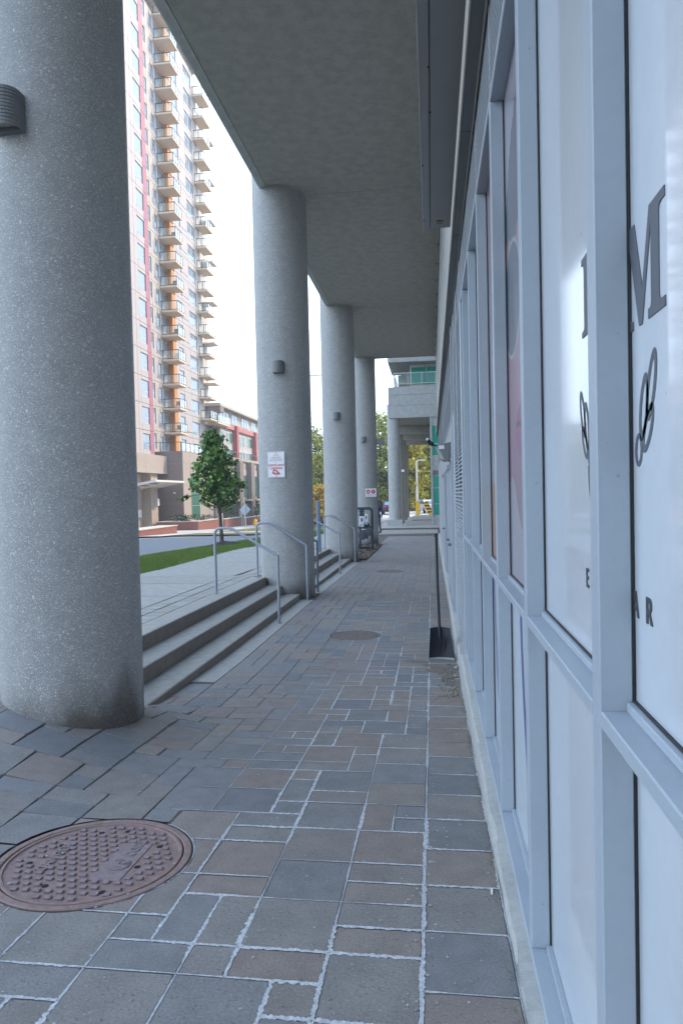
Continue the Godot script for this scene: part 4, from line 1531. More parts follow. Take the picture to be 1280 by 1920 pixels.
	var pf := PackedVector2Array([Vector2(XW - 0.052, 0.695), Vector2(XW - 0.215, 0.655), Vector2(XW - 0.222, 0.64), Vector2(XW - 0.165, 0.47), Vector2(XW - 0.11, 0.435), Vector2(XW - 0.052, 0.45)])
	hd.prism(pf, Vector3(0, EYE, -9.60), Vector3.RIGHT, Vector3.UP, Vector3(0, 0, -0.32))
	part("housing", hd, M.lamp_housing, wp)
	var ln := MB.new()
	ln.hexa([V(XW - 0.226, 0.63, 9.62), V(XW - 0.172, 0.475, 9.62), V(XW - 0.172, 0.475, 9.90), V(XW - 0.226, 0.63, 9.90), V(XW - 0.220, 0.63, 9.62), V(XW - 0.166, 0.475, 9.62), V(XW - 0.166, 0.475, 9.90), V(XW - 0.220, 0.63, 9.90)])
	part("lens", ln, M.lamp_lens, wp)
	var fl := MB.new()
	fl.hexa([V(XW - 0.165, 0.47, 9.596), V(XW - 0.222, 0.645, 9.596), V(XW - 0.150, 0.535, 9.596), V(XW - 0.120, 0.445, 9.596), V(XW - 0.165, 0.47, 9.599), V(XW - 0.222, 0.645, 9.599), V(XW - 0.150, 0.535, 9.599), V(XW - 0.120, 0.445, 9.599)])
	part("side_lens", fl, M.lamp_lens, wp)
	part("sticker", bx(XW - 0.195, XW - 0.115, 0.605, 0.655, 9.594, 9.599), M.sign_white, wp)
	# security camera on the far end of the wall
	var sc := thing("security_camera", "black security camera on a bracket at the far end of the right wall", "camera", V(0.2, 1.8, 27.0))
	var arm := MB.new()
	arm.tube([V(XW, 1.82, 27.0), V(0.10, 1.86, 27.0), V(0.06, 1.90, 27.0)], 0.03, 8)
	part("bracket", arm, M.black_paint, sc)
	var bd := MB.new()
	bd.tube([V(0.10, 1.88, 27.02), V(-0.02, 1.96, 26.98), V(-0.10, 2.06, 26.96)], 0.075, 10)
	part("body", bd, M.black_paint, sc)
	var lensm := MB.new()
	lensm.ball(V(-0.11, 2.09, 26.95), Vector3(0.06, 0.06, 0.06), 10)
	part("cap", lensm, M.sign_white, sc)


func build_shovel() -> void:
	var d := 7.52
	var y := G(0.07, d)
	var t := thing("snow_shovel", "dark blue snow shovel with long handle leaning on the right wall", "shovel", V(0.07, y, d))
	# blade rests on its edge, tipped back along the wall
	var bl := MB.new()
	var rim := MB.new()
	var n := 8
	var low := []
	var hi := []
	for k in n + 1:
		var u := float(k) / n
		var s := (u - 0.5)
		var dip := 0.035 * (1.0 - 4.0 * s * s)
		low.append(V(-0.066 + 0.282 * u, y + 0.006, d - 0.02 + dip))
		hi.append(V(-0.045 + 0.215 * u, y + 0.325, d + 0.10 + dip * 1.6))
	var th := Vector3(0, 0.004, -0.014)
	for k in n:
		bl.hexa([low[k], low[k + 1], hi[k + 1], hi[k], low[k] + th, low[k + 1] + th, hi[k + 1] + th, hi[k] + th])
		rim.hexa([low[k] + Vector3(0, -0.004, 0.003), low[k + 1] + Vector3(0, -0.004, 0.003), low[k + 1] + Vector3(0, 0.018, -0.002), low[k] + Vector3(0, 0.018, -0.002), low[k] + Vector3(0, -0.004, 0.012), low[k + 1] + Vector3(0, -0.004, 0.012), low[k + 1] + Vector3(0, 0.018, 0.006), low[k] + Vector3(0, 0.018, 0.006)])
	part("blade", bl, M.shovel_blue, t)
	part("worn_edge", rim, M.shovel_edge, t)
	for q in [[low[0], hi[0], -0.006], [low[n], hi[n], 0.006]]:
		var w := MB.new()
		var off := Vector3(q[2], 0, 0)
		w.hexa([q[0] + Vector3(0, 0, 0.03), q[0] + Vector3(0, 0, -0.02), q[1] + Vector3(0, 0, -0.02), q[1] + Vector3(0, -0.02, 0.015), q[0] + off + Vector3(0, 0, 0.03), q[0] + off + Vector3(0, 0, -0.02), q[1] + off + Vector3(0, 0, -0.02), q[1] + off + Vector3(0, -0.02, 0.015)])
		part("blade_lip", w, M.shovel_edge if q[2] < 0.0 else M.shovel_blue, t)
	for k in 3:
		part("blade_rib", bx(0.015 + k * 0.045, 0.021 + k * 0.045, y + 0.05, y + 0.26, d + 0.035, d + 0.060), M.shovel_blue, t)
	var h := MB.new()
	var foot := V(0.062, y + 0.22, d + 0.085)
	var end := V(0.042, -0.50, 7.95)
	h.tube([foot, foot.lerp(end, 0.5) + Vector3(-0.004, 0, 0), end], 0.0165, 10)
	part("handle", h, M.shovel_blue, t)
	var g := MB.new()
	g.tube([end + Vector3(-0.005, -0.01, 0.0), end + Vector3(0.0, 0.03, -0.004)], 0.020, 10)
	part("grip", g, M.black_paint, t)


func build_meters() -> void:
	var d := 24.3
	var y := G(-2.35, d)
	var t := thing("gas_meter", "gas meter set with teal pipes and white boxes between the far columns", "gas meter", V(-2.35, y, d))
	var p := MB.new()
	var path := []
	path.append(V(-2.62, -0.50, d))
	path.append(V(-2.25, -0.50, d))
	for k in 7:
		var a := k / 6.0 * PI / 2
		path.append(V(-2.25 + 0.13 * sin(a), -0.63 + 0.13 * cos(a), d))
	path.append(V(-2.12, y + 0.02, d))
	p.tube(path, 0.048, 12)
	part("riser_pipe", p, M.pipe_teal, t)
	var q := MB.new()
	q.tube([V(-2.48, -0.52, d - 0.02), V(-2.48, -1.15, d - 0.02)], 0.038, 10)
	q.tube([V(-2.62, -1.18, d - 0.05), V(-2.15, -1.18, d - 0.05)], 0.045, 10)
	q.tube([V(-2.30, -0.95, d - 0.02), V(-2.30, -1.60, d - 0.02)], 0.03, 10)
	part("branch_pipe", q, M.pipe_teal, t)
	for b in [[-2.535, -2.38, -1.06, -0.78], [-2.365, -2.235, -0.98, -0.70]]:
		var bxm := part("index_box", bx(b[0], b[1], b[2], b[3], d - 0.22, d - 0.06, 0.012), M.meter_white, t)
		part("dial", bx(b[0] + 0.03, b[1] - 0.05, b[2] + 0.10, b[3] - 0.06, d - 0.224, d - 0.219), M.ink_grey, bxm)
		part("mount", bx(b[0] + 0.04, b[1] - 0.04, b[2] - 0.10, b[2] - 0.002, d - 0.16, d - 0.08), M.meter_white, bxm)
	var vl := MB.new()
	for q2 in [[-2.48, -0.60], [-2.48, -0.72], [-2.30, -1.10]]:
		vl.tube([V(q2[0] - 0.09, q2[1], d - 0.03), V(q2[0] + 0.09, q2[1], d - 0.03)], 0.055, 10)
		vl.tube([V(q2[0], q2[1], d - 0.02), V(q2[0], q2[1], d - 0.16)], 0.03, 8)
	vl.tube([V(-2.60, -1.32, d + 0.02), V(-2.13, -1.32, d + 0.02)], 0.04, 10)
	vl.tube([V(-2.56, -1.15, d + 0.02), V(-2.56, y + 0.05, d + 0.02)], 0.04, 10)
	part("valve", vl, M.pipe_teal, t)
	for b in [[-2.47, -1.46, 0.165], [-2.23, -1.33, 0.15]]:
		var m := MB.new()
		m.tube([V(b[0], b[1], d + 0.02), V(b[0], b[1], d - 0.14), V(b[0], b[1], d - 0.16)], b[2], 22)
		var dm := part("regulator", m, M.meter_grey, t)
		var f := MB.new()
		f.tube([V(b[0], b[1], d - 0.15), V(b[0], b[1], d - 0.185)], b[2] * 0.8, 22)
		f.tube([V(b[0], b[1], d - 0.18), V(b[0], b[1], d - 0.25)], b[2] * 0.3, 12)
		part("regulator_cap", f, M.meter_grey, dm)
	part("stand", bx(-2.60, -2.14, y + 0.08, y + 0.14, d - 0.02, d + 0.10), M.black_paint, t)
	for x in [-2.58, -2.17]:
		part("stand_leg", bx(x, x + 0.05, y - 0.02, y + 0.08, d, d + 0.06), M.black_paint, t)


func build_bits() -> void:
	var w := MB.new()
	for k in 900:
		var d := 1.7 + 5.6 * pow(rng.randf(), 0.8)
		var clump := 0.5 + 0.5 * sin(d * 7.0) + 0.4 * sin(d * 17.0 + 1.0)
		if rng.randf() > clump * 0.75:
			continue
		var x := 0.234 + rng.randf_range(-0.012, 0.008)
		var o := V(x, G(x, d) - 0.003, d)
		var a := rng.randf() * TAU
		var h := rng.randf_range(0.006, 0.022)
		var s := Vector3(cos(a), 0, sin(a)) * 0.0022
		var tip := o + Vector3(rng.randf_range(-0.03, 0.006), h, rng.randf_range(-0.03, 0.03))
		w.col = Color(0.16, 0.12, 0.055).lerp(Color(0.10, 0.13, 0.03), rng.randf())
		w.tri(o - s, o + s, tip, Vector3(-0.5, 0.7, 0.5))
	for k in 130:
		var d := rng.randf_range(5.9, 7.3)
		var x := 0.21 - absf(rng.randfn(0, 0.08))
		var o := V(x, G(x, d), d)
		var s := rng.randf_range(0.004, 0.012)
		w.col = Color(0.14, 0.11, 0.06).lerp(Color(0.09, 0.12, 0.03), rng.randf())
		w.tri(o + Vector3(s, 0.002, 0), o + Vector3(-s, 0.001, s * 0.5), o + Vector3(0, 0.012, -s), Vector3.UP)
	var o := thing("dry_weeds", "sparse dry weeds along the foot of the right wall", "weeds", V(0.23, G(0.23, 3.0), 3.0))
	stuff(part("blades", w, M.blade, o))
	var b := thing("cigarette_butt", "white cigarette butt on the border pavers by the curb", "cigarette butt", V(0.206, G(0.206, 2.72) + 0.005, 2.72))
	var m := MB.new()
	m.tube([V(0.205, G(0.206, 2.70) + 0.006, 2.70), V(0.209, G(0.206, 2.735) + 0.006, 2.735)], 0.0045, 8)
	part("paper", m, M.butt, b)
	for q in [[0.225, 7.1, 0.03], [0.20, 6.75, 0.022]]:
		var st := thing("pebble", "pebble at the wall right of the shovel" if q[2] > 0.025 else "smaller pebble in front of the shovel", "stone", V(q[0], G(q[0], q[1]), q[1]))
		var r := MB.new()
		r.ball(V(q[0], G(q[0], q[1]) + q[2] * 0.4, q[1]), Vector3(q[2], q[2] * 0.7, q[2] * 0.9), 8)
		part("stone", r, M.mortar, st)


# ---------------------------------------------------------------- the block at the end of the walkway
func build_end_block() -> void:
	var b := thing("residential_block", "pale concrete block at the end of the walkway, with a balcony over its passage", "building", V(-1.0, -2.1, 45.0))
	var y := -1.95
	var D := 40.0
	# low steps and floor
	part("floor", bx(-2.75, 0.45, -2.4, y, 36.9, 57.0), M.slab, b)
	part("low_step", bx(-2.62, 0.30, -2.4, y - 0.005, 33.5, 36.88, 0.01), M.concrete, b)
	part("threshold", bx(-1.55, 0.0, y, y + 0.075, 41.0, 57.0, 0.01), M.slab_b, b)
	part("threshold", bx(-1.35, 0.0, y + 0.077, y + 0.14, 47.0, 57.0, 0.01), M.slab, b)
	part("riser", bx(-2.60, 0.28, -2.1, y - 0.06, 33.49, 33.498), M.concrete_riser, b)
	part("riser", bx(-2.72, 0.43, y - 0.004, y + 0.07, 36.95, 37.25), M.concrete_riser, b)
	part("top_tread", bx(-2.75, 0.45, y + 0.072, y + 0.09, 36.9, 40.0), M.slab, b)
	# fascia of cast panels
	part("fascia_panel", bx(-2.40, 0.50, 5.74, 6.20, D, D + 0.25, 0.008), M.block_concrete, b)
	part("fascia_panel", bx(-2.40, 0.50, 5.12, 5.732, D + 0.004, D + 0.25, 0.006), M.block_concrete, b)
	part("fascia_panel", bx(-2.40, 0.50, 4.40, 5.112, D, D + 0.25, 0.008), M.block_concrete, b)
	part("side_fascia", bx(-2.40, -2.15, 4.40, 6.20, D + 0.26, 57.0), M.block_concrete, b)
	part("ceiling", bx(-2.14, 0.40, 4.42, 4.60, D + 0.26, 57.0), M.block_warm, b)
	for q in [45.0, 50.0, 55.0]:
		part("beam", bx(-2.14, 0.0, 3.88, 4.41, q, q + 0.8, 0.01), M.block_warm, b)
	var k := 0
	for q in [40.05, 45.2, 50.2, 55.2]:
		var c := MB.new()
		c.lathe(V(-2.155, y, q + 0.38), [Vector2(0.36, 0.0), Vector2(0.36, 7.18 if k == 0 else 6.4), Vector2(0.0, 7.18 if k == 0 else 6.4)], 40)
		var cm := part("column", c, M.block_concrete if k == 0 else M.block_warm, b)
		if k == 0:
			part("plinth", bx(-2.64, -1.70, y, y + 0.42, q - 0.10, q + 0.86, 0.012), M.block_concrete, cm)
		k += 1
	part("small_notice", bx(-1.93, -1.74, 1.42, 1.58, 45.14, 45.19), M.sign_white, b)
	# balcony storey above
	part("balcony_roof", bx(-2.38, 0.55, 7.62, 7.86, D - 0.1, D + 4.4, 0.01), M.block_concrete, b)
	part("balcony_wall", bx(-2.0, 0.50, 6.21, 7.61, D + 4.42, D + 4.7), M.block_warm, b)
	part("upper_mass", bx(0.56, 6.98, -2.5, 33.0, D + 0.2, 57.0), M.block_concrete, b)
	part("upper_mass", bx(-1.9, 0.55, 7.9, 33.0, D + 4.6, 57.0), M.block_concrete, b)
	for q in [[-1.07, -0.20], [-0.17, 0.54]]:
		var w := part("window", bx(q[0] - 0.06, q[1] + 0.02, 6.22, 7.61, D + 0.90, D + 0.96), M.frame_pale, b)
		part("pane", bx(q[0] + 0.03, q[1] - 0.02, 6.45, 7.44, D + 0.87, D + 0.897), M.pane_teal, w)
	part("side_wall", bx(-1.13, 0.55, 6.21, 7.61, D + 0.97, D + 4.40), M.block_warm, b)
	var rl := part("balcony_rail", bx(-2.06, 0.54, 6.99, 7.03, D + 0.10, D + 0.15, 0.006), M.frame_pale, b)
	part("bottom_bar", bx(-2.06, 0.54, 6.38, 6.41, D + 0.11, D + 0.14), M.frame_pale, rl)
	for i in 4:
		part("baluster", bx(-2.05 + i * 0.80, -2.02 + i * 0.80, 6.20, 6.99, D + 0.11, D + 0.14), M.frame_pale, rl)
	part("rail_pane", bx(-2.02, 0.54, 6.42, 6.98, D + 0.12, D + 0.13), M.rail_glass, rl)
	part("side_rail", bx(-2.06, -2.02, 6.2, 7.03, D + 0.16, D + 4.4), M.rail_glass, rl)
	# front wall with tall green glazing
	part("pilaster", bx(-0.02, 0.105, y, 4.39, D + 0.02, D + 0.30, 0.006), M.block_concrete, b)
	part("passage_wall", bx(0.0, 0.55, y, 4.39, D + 0.32, 56.9), M.block_warm, b)
	part("front_base", bx(0.107, 0.56, y - 0.2, -1.32, D + 0.06, D + 0.30), M.block_concrete, b)
	part("spandrel", bx(0.107, 0.56, 1.30, 2.16, D + 0.05, D + 0.30), M.block_concrete, b)
	part("top_spandrel", bx(0.107, 0.56, 3.92, 4.39, D + 0.05, D + 0.30), M.block_concrete, b)
	part("grey_strip", bx(0.12, 0.56, 1.02, 1.298, D + 0.07, D + 0.30), M.metal_grey, b)
	for q in [[-1.31, -0.65], [-0.63, 0.28], [0.30, 0.99], [2.17, 2.82], [2.86, 3.9]]:
		var w := part("window", bx(0.107, 0.56, q[0] - 0.01, q[1] + 0.02, D + 0.10, D + 0.30), M.frame_pale, b)
		part("pane", bx(0.135, 0.55, q[0] + 0.015, q[1] - 0.015, D + 0.075, D + 0.097), M.pane_teal, w)
	# flat hazard board, yellow post, light poles and what stands on the sunlit lot
	var hb := thing("hazard_board", "tilted board with yellow and black diagonal stripes beyond the passage", "hazard board", V(-0.35, -1.95, 61.0))
	var tl := Basis(Vector3(0, 0, 1), 0.42)
	var bd := MB.new()
	bd.box(Vector3(-0.23, 0.0, -0.02), Vector3(0.23, 1.25, 0.02), 0.006)
	var bo := put_mesh("board", bd.mesh(), M.yellow, hb)
	bo.transform = Transform3D(tl, Vector3(0.28, 0.05, 0))
	for i in 4:
		var st := MB.new()
		var yy := 0.10 + i * 0.30
		st.hexa([Vector3(-0.228, yy + 0.16, 0.021), Vector3(0.228, yy - 0.02, 0.021), Vector3(0.228, yy + 0.11, 0.021), Vector3(-0.228, yy + 0.29 if i < 3 else 1.248, 0.021), Vector3(-0.228, yy + 0.16, 0.025), Vector3(0.228, yy - 0.02, 0.025), Vector3(0.228, yy + 0.11, 0.025), Vector3(-0.228, yy + 0.29 if i < 3 else 1.248, 0.025)])
		var so := put_mesh("stripe", st.mesh(), M.black_paint, hb)
		so.transform = bo.transform
	var hl := MB.new()
	hl.box(Vector3(0.05, -0.3, -0.1), Vector3(0.45, 0.08, -0.03))
	put_mesh("stand", hl.mesh(), M.yellow, hb)
	var yp := thing("yellow_post", "thick yellow barrier post left of the hazard board", "barrier post", V(-1.22, -2.15, 61.5))
	part("body", bx(-1.42, -1.06, -2.2, -0.75, 61.4, 61.75, 0.02), M.yellow, yp)
	part("cap", bx(-1.33, -1.0, -0.75, -0.60, 61.4, 61.7, 0.05), M.frame_pale, yp)
	part("foot", bx(-1.50, -1.16, -2.2, -1.9, 61.35, 61.8, 0.02), M.yellow, yp)
	var wpst := thing("white_post", "thin white meter post behind the hazard board", "post", V(0.42, -2.2, 66.0))
	var wm := MB.new()
	wm.tube([V(0.36, -2.3, 66.0), V(0.30, 0.25, 66.0)], 0.06, 8)
	part("stem", wm, M.frame_pale, wpst)
	part("head", bx(0.18, 0.40, 0.15, 0.42, 65.9, 66.1, 0.03), M.frame_pale, wpst)


func lamp_post(label: String, x: float, d: float, h: float, arm: float, r: float) -> void:
	var y := (g_line(d) if x > -12.0 else road_y(d)) - 0.2
	var t := thing("lamp_post", label, "street lamp", V(x, y, d))
	var m := MB.new()
	m.tube([V(x, y, d), V(x, y + h * 0.5, d)], r, 10)
	m.tube([V(x, y + h * 0.5, d), V(x, y + h, d)], r * 0.75, 10)
	part("pole", m, M.pole_grey, t)
	var a := MB.new()
	a.tube([V(x, y + h - 0.1, d), V(x + arm * 0.5, y + h + 0.05, d), V(x + arm, y + h + 0.02, d)], r * 0.45, 8)
	part("arm", a, M.pole_grey, t)
	part("lamp_head", bx(x + arm - 0.32, x + arm + 0.32, y + h - 0.06, y + h + 0.10, d - 0.12, d + 0.12, 0.04), M.pole_grey, t)


func make_car(label: String, at: Vector3, turn: float, paint: Material) -> Node3D:
	var t := thing("parked_car", label, "car", at)
	var prof := PackedVector2Array([Vector2(-2.05, 0.32), Vector2(-2.10, 0.62), Vector2(-2.02, 0.90), Vector2(-1.72, 0.98), Vector2(-1.30, 1.40), Vector2(-0.9, 1.47), Vector2(0.35, 1.44), Vector2(1.05, 0.98), Vector2(1.90, 0.84), Vector2(2.08, 0.62), Vector2(2.05, 0.32)])
	var m := MB.new()
	m.prism(prof, Vector3(-0.86, 0, 0), Vector3(0, 0, -1), Vector3.UP, Vector3(1.72, 0, 0))
	put_mesh("body", m.mesh(), paint, t)
	var g := MB.new()
	g.hexa([Vector3(-0.72, 1.02, 1.73), Vector3(0.72, 1.02, 1.73), Vector3(0.64, 1.36, 1.36), Vector3(-0.64, 1.36, 1.36), Vector3(-0.72, 1.02, 1.70), Vector3(0.72, 1.02, 1.70), Vector3(0.64, 1.36, 1.33), Vector3(-0.64, 1.36, 1.33)])
	put_mesh("rear_window", g.mesh(), M.pane, t)
	for s in [-1.0, 1.0]:
		var w := MB.new()
		w.prism(PackedVector2Array([Vector2(-1.25, 1.02), Vector2(-1.0, 1.36), Vector2(0.25, 1.36), Vector2(0.75, 1.02)]), Vector3(s * 0.862 - 0.004, 0, 0), Vector3(0, 0, -1), Vector3.UP, Vector3(0.008, 0, 0))
		put_mesh("side_window", w.mesh(), M.pane, t)
		var l := MB.new()
		l.box(Vector3(s * 0.84, 0.72, 2.115), Vector3(s * 0.55, 0.95, 2.0), 0.02)
		put_mesh("tail_light", l.mesh(), M.tail_light, t)
		for z in [-1.3, 1.3]:
			var y := MB.new()
			y.tube([Vector3(s * 0.70, 0.32, z), Vector3(s * 0.88, 0.32, z)], 0.32, 18)
			put_mesh("wheel", y.mesh(), M.tyre, t)
	var p := MB.new()
	p.box(Vector3(-0.26, 0.5, 2.11), Vector3(0.26, 0.62, 2.05))
	put_mesh("number_plate", p.mesh(), M.sign_white, t)
	t.rotation.y = turn
	return t


# a body as a smooth union of tapered limbs, meshed as surface nets
func body_mesh(bones: Array, cell: float, k: float) -> MB:
	var lo := Vector3(1e9, 1e9, 1e9)
	var hi := -lo
	for b: Array in bones:
		for q in 2:
			var r: float = maxf(b[2], b[3]) + 0.06
			lo = lo.min(b[q] - Vector3.ONE * r)
			hi = hi.max(b[q] + Vector3.ONE * r)
	var n := Vector3i(((hi - lo) / cell).ceil()) + Vector3i.ONE * 2
	var fld := PackedFloat32Array()
	fld.resize(n.x * n.y * n.z)
	for z in n.z:
		for y in n.y:
			for x in n.x:
				var p := lo + Vector3(x, y, z) * cell
				var s := 0.0
				for b: Array in bones:
					var ab: Vector3 = b[1] - b[0]
					var t := clampf((p - b[0]).dot(ab) / maxf(ab.length_squared(), 1e-9), 0.0, 1.0)
					var dd: float = (p - (b[0] + ab * t)).length() - lerpf(b[2], b[3], t)
					s += exp(-dd / k)
				fld[x + n.x * (y + n.y * z)] = -k * log(s + 1e-30)
	var at := {}
	for z in n.z - 1:
		for y in n.y - 1:
			for x in n.x - 1:
				var acc := Vector3.ZERO
				var cnt := 0
				for e in [[0, 0, 0, 1, 0, 0], [0, 1, 0, 1, 1, 0], [0, 0, 1, 1, 0, 1], [0, 1, 1, 1, 1, 1], [0, 0, 0, 0, 1, 0], [1, 0, 0, 1, 1, 0], [0, 0, 1, 0, 1, 1], [1, 0, 1, 1, 1, 1], [0, 0, 0, 0, 0, 1], [1, 0, 0, 1, 0, 1], [0, 1, 0, 0, 1, 1], [1, 1, 0, 1, 1, 1]]:
					var a := fld[x + e[0] + n.x * (y + e[1] + n.y * (z + e[2]))]
					var b := fld[x + e[3] + n.x * (y + e[4] + n.y * (z + e[5]))]
					if (a < 0.0) != (b < 0.0):
						acc += Vector3(e[0], e[1], e[2]).lerp(Vector3(e[3], e[4], e[5]), a / (a - b))
						cnt += 1
				if cnt:
					at[Vector3i(x, y, z)] = lo + (Vector3(x, y, z) + acc / cnt) * cell
	var m := MB.new()
	for c: Vector3i in at:
		for ax in 3:
			var u := Vector3i.ZERO
			var v := Vector3i.ZERO
			var w := Vector3i.ZERO
			w[ax] = 1
			u[(ax + 1) % 3] = 1
			v[(ax + 2) % 3] = 1
			var c2 := c + w
			if c2.x >= n.x or c2.y >= n.y or c2.z >= n.z:
				continue
			var a := fld[c.x + n.x * (c.y + n.y * c.z)]
			var b := fld[c2.x + n.x * (c2.y + n.y * c2.z)]
			if (a < 0.0) == (b < 0.0) or not at.has(c - u) or not at.has(c - v) or not at.has(c - u - v):
				continue
			var nn := Vector3(w) * (1.0 if a < 0.0 else -1.0)
			var q := [at[c], at[c - u], at[c - u - v], at[c - v]]
			var fn: Vector3 = (q[2] - q[0]).cross(q[3] - q[1]).normalized()
			if fn.dot(nn) < 0:
				fn = -fn
			m.quad(q[0], q[1], q[2], q[3], fn)
	return m


func build_people_and_cars() -> void:
	var d := 34.6
	var t := thing("person", "person in dark blue clothes walking away, half hidden by the farthest column", "person", V(-2.74, -1.98, d))
	t.rotation.y = 0.2
	var y := 0.0
	var s := 0.95
	var legs := [
		[Vector3(-0.09, 0.93, 0) * s, Vector3(-0.10, 0.50, -0.10) * s, 0.085, 0.06], [Vector3(-0.10, 0.50, -0.10) * s, Vector3(-0.10, 0.08, 0.02) * s, 0.058, 0.042],
		[Vector3(0.09, 0.93, 0) * s, Vector3(0.10, 0.50, 0.06) * s, 0.085, 0.06], [Vector3(0.10, 0.50, 0.06) * s, Vector3(0.11, 0.12, 0.30) * s, 0.058, 0.042]]
	var torso := [
		[Vector3(0, 0.95, 0) * s, Vector3(0, 1.18, 0) * s, 0.14, 0.13], [Vector3(-0.10, 1.36, 0) * s, Vector3(0.10, 1.36, 0) * s, 0.11, 0.11], [Vector3(0, 1.15, 0) * s, Vector3(0, 1.36, 0) * s, 0.13, 0.14],
		[Vector3(-0.20, 1.40, 0) * s, Vector3(-0.26, 1.12, 0.06) * s, 0.06, 0.05], [Vector3(-0.26, 1.12, 0.06) * s, Vector3(-0.24, 0.90, -0.02) * s, 0.048, 0.036],
		[Vector3(0.20, 1.40, 0) * s, Vector3(0.27, 1.12, -0.02) * s, 0.06, 0.05], [Vector3(0.27, 1.12, -0.02) * s, Vector3(0.25, 0.92, -0.16) * s, 0.048, 0.036]]
	var feet := [[Vector3(-0.10, 0.05, 0.03) * s, Vector3(-0.10, 0.04, -0.17) * s, 0.045, 0.035], [Vector3(0.11, 0.10, 0.32) * s, Vector3(0.11, 0.04, 0.14) * s, 0.045, 0.035]]
	var head := [[Vector3(0, 1.48, 0) * s, Vector3(0, 1.54, 0) * s, 0.055, 0.055], [Vector3(0, 1.64, -0.01) * s, Vector3(0, 1.68, 0.0) * s, 0.09, 0.095], [Vector3(0, 1.62, -0.105) * s, Vector3(0, 1.60, -0.11) * s, 0.015, 0.02], [Vector3(-0.095, 1.65, 0) * s, Vector3(-0.1, 1.67, 0.01) * s, 0.02, 0.02], [Vector3(0.095, 1.65, 0) * s, Vector3(0.1, 1.67, 0.01) * s, 0.02, 0.02]]
	var hands := []
	for q in [[Vector3(-0.24, 0.87, -0.03), -1.0], [Vector3(0.25, 0.89, -0.18), 1.0]]:
		hands.append([q[0] * s, (q[0] + Vector3(0, -0.07, -0.01)) * s, 0.030, 0.028])
		for i in 4:
			var o: Vector3 = q[0] + Vector3(0.0, -0.08, -0.035 + i * 0.019)
			hands.append([o * s, (o + Vector3(-0.008 * q[1], -0.055, -0.004)) * s, 0.009, 0.008])
		hands.append([(q[0] + Vector3(0, -0.03, -0.03)) * s, (q[0] + Vector3(-0.01 * q[1], -0.075, -0.055)) * s, 0.010, 0.009])
	var skin := head.duplicate()
	put_mesh("body", body_mesh(legs + torso + head, 0.022, 0.012).mesh(), M.cloth_blue, t)
	put_mesh("trousers", body_mesh(_fat(legs, 0.006), 0.022, 0.012).mesh(), M.cloth_dark, t)
	put_mesh("head_skin", body_mesh(_fat(skin, 0.003), 0.014, 0.010).mesh(), M.skin, t)
	put_mesh("hands", body_mesh(hands, 0.006, 0.004).mesh(), M.skin, t)
	put_mesh("shoes", body_mesh(feet, 0.014, 0.008).mesh(), M.black_paint, t)
	put_mesh("hair", body_mesh([[Vector3(0, 1.70, 0.02) * s, Vector3(0, 1.66, 0.05) * s, 0.095, 0.085]], 0.016, 0.01).mesh(), M.hair, t)
	make_car("dark car with red tail lights on the bright lot, half behind the end block's column", V(-4.35, g_line(74.0), 74.0), 0.05, M.car_dark)
	make_car("white car far behind the striped hazard board, seen through the passage", V(-0.35, g_line(76.0), 76.0), 0.25, M.car_white)
	lamp_post("slim grey lamp post seen between the farthest column and the end block", -6.6, 97.0, 7.0, -0.4, 0.17)
	lamp_post("grey lamp post framed by the far end of the passage", -1.75, 84.0, 6.4, 0.75, 0.17)
	lamp_post("tall street lamp whose arm spans the gap between second and third columns", -7.2, 60.0, 13.0, -3.6, 0.14)


func _fat(b: Array, e: float) -> Array:
	var r := []
	for q: Array in b:
		r.append([q[0], q[1], q[2] + e, q[3] + e])
	return r


# ---------------------------------------------------------------- trees
func leaf_cards(m: MB, centre: Vector3, spread: Vector3, count: int, size: float, c0: Color, c1: Color, droop := 0.0) -> void:
	for k in count:
		var p := Vector3(rng.randfn(0, 0.42), rng.randfn(0, 0.42), rng.randfn(0, 0.42))
		if p.length() > 1.15:
			p = p.normalized() * rng.randf_range(0.7, 1.15)
		var o := centre + p * spread
		var nrm := Vector3(rng.randfn(0, 0.6), rng.randf_range(0.1, 1.0), rng.randfn(0, 0.6)).normalized()
		var ax := nrm.cross(Vector3(rng.randf() - 0.5, rng.randf() - 0.5, rng.randf() - 0.5)).normalized()
		ax = (ax + Vector3(0, -droop, 0)).normalized()
		var side := ax.cross(nrm).normalized()
		var s := size * rng.randf_range(0.6, 1.25)
		var t := rng.randf()
		m.col = c0.lerp(c1, t * t)
		var tip := o + ax * s
		var l := o + ax * s * 0.45 + side * s * 0.42 - nrm * s * 0.10
		var r := o + ax * s * 0.45 - side * s * 0.42 - nrm * s * 0.10
		m.tri(o, l, tip, nrm)
		m.tri(o, tip, r, nrm)


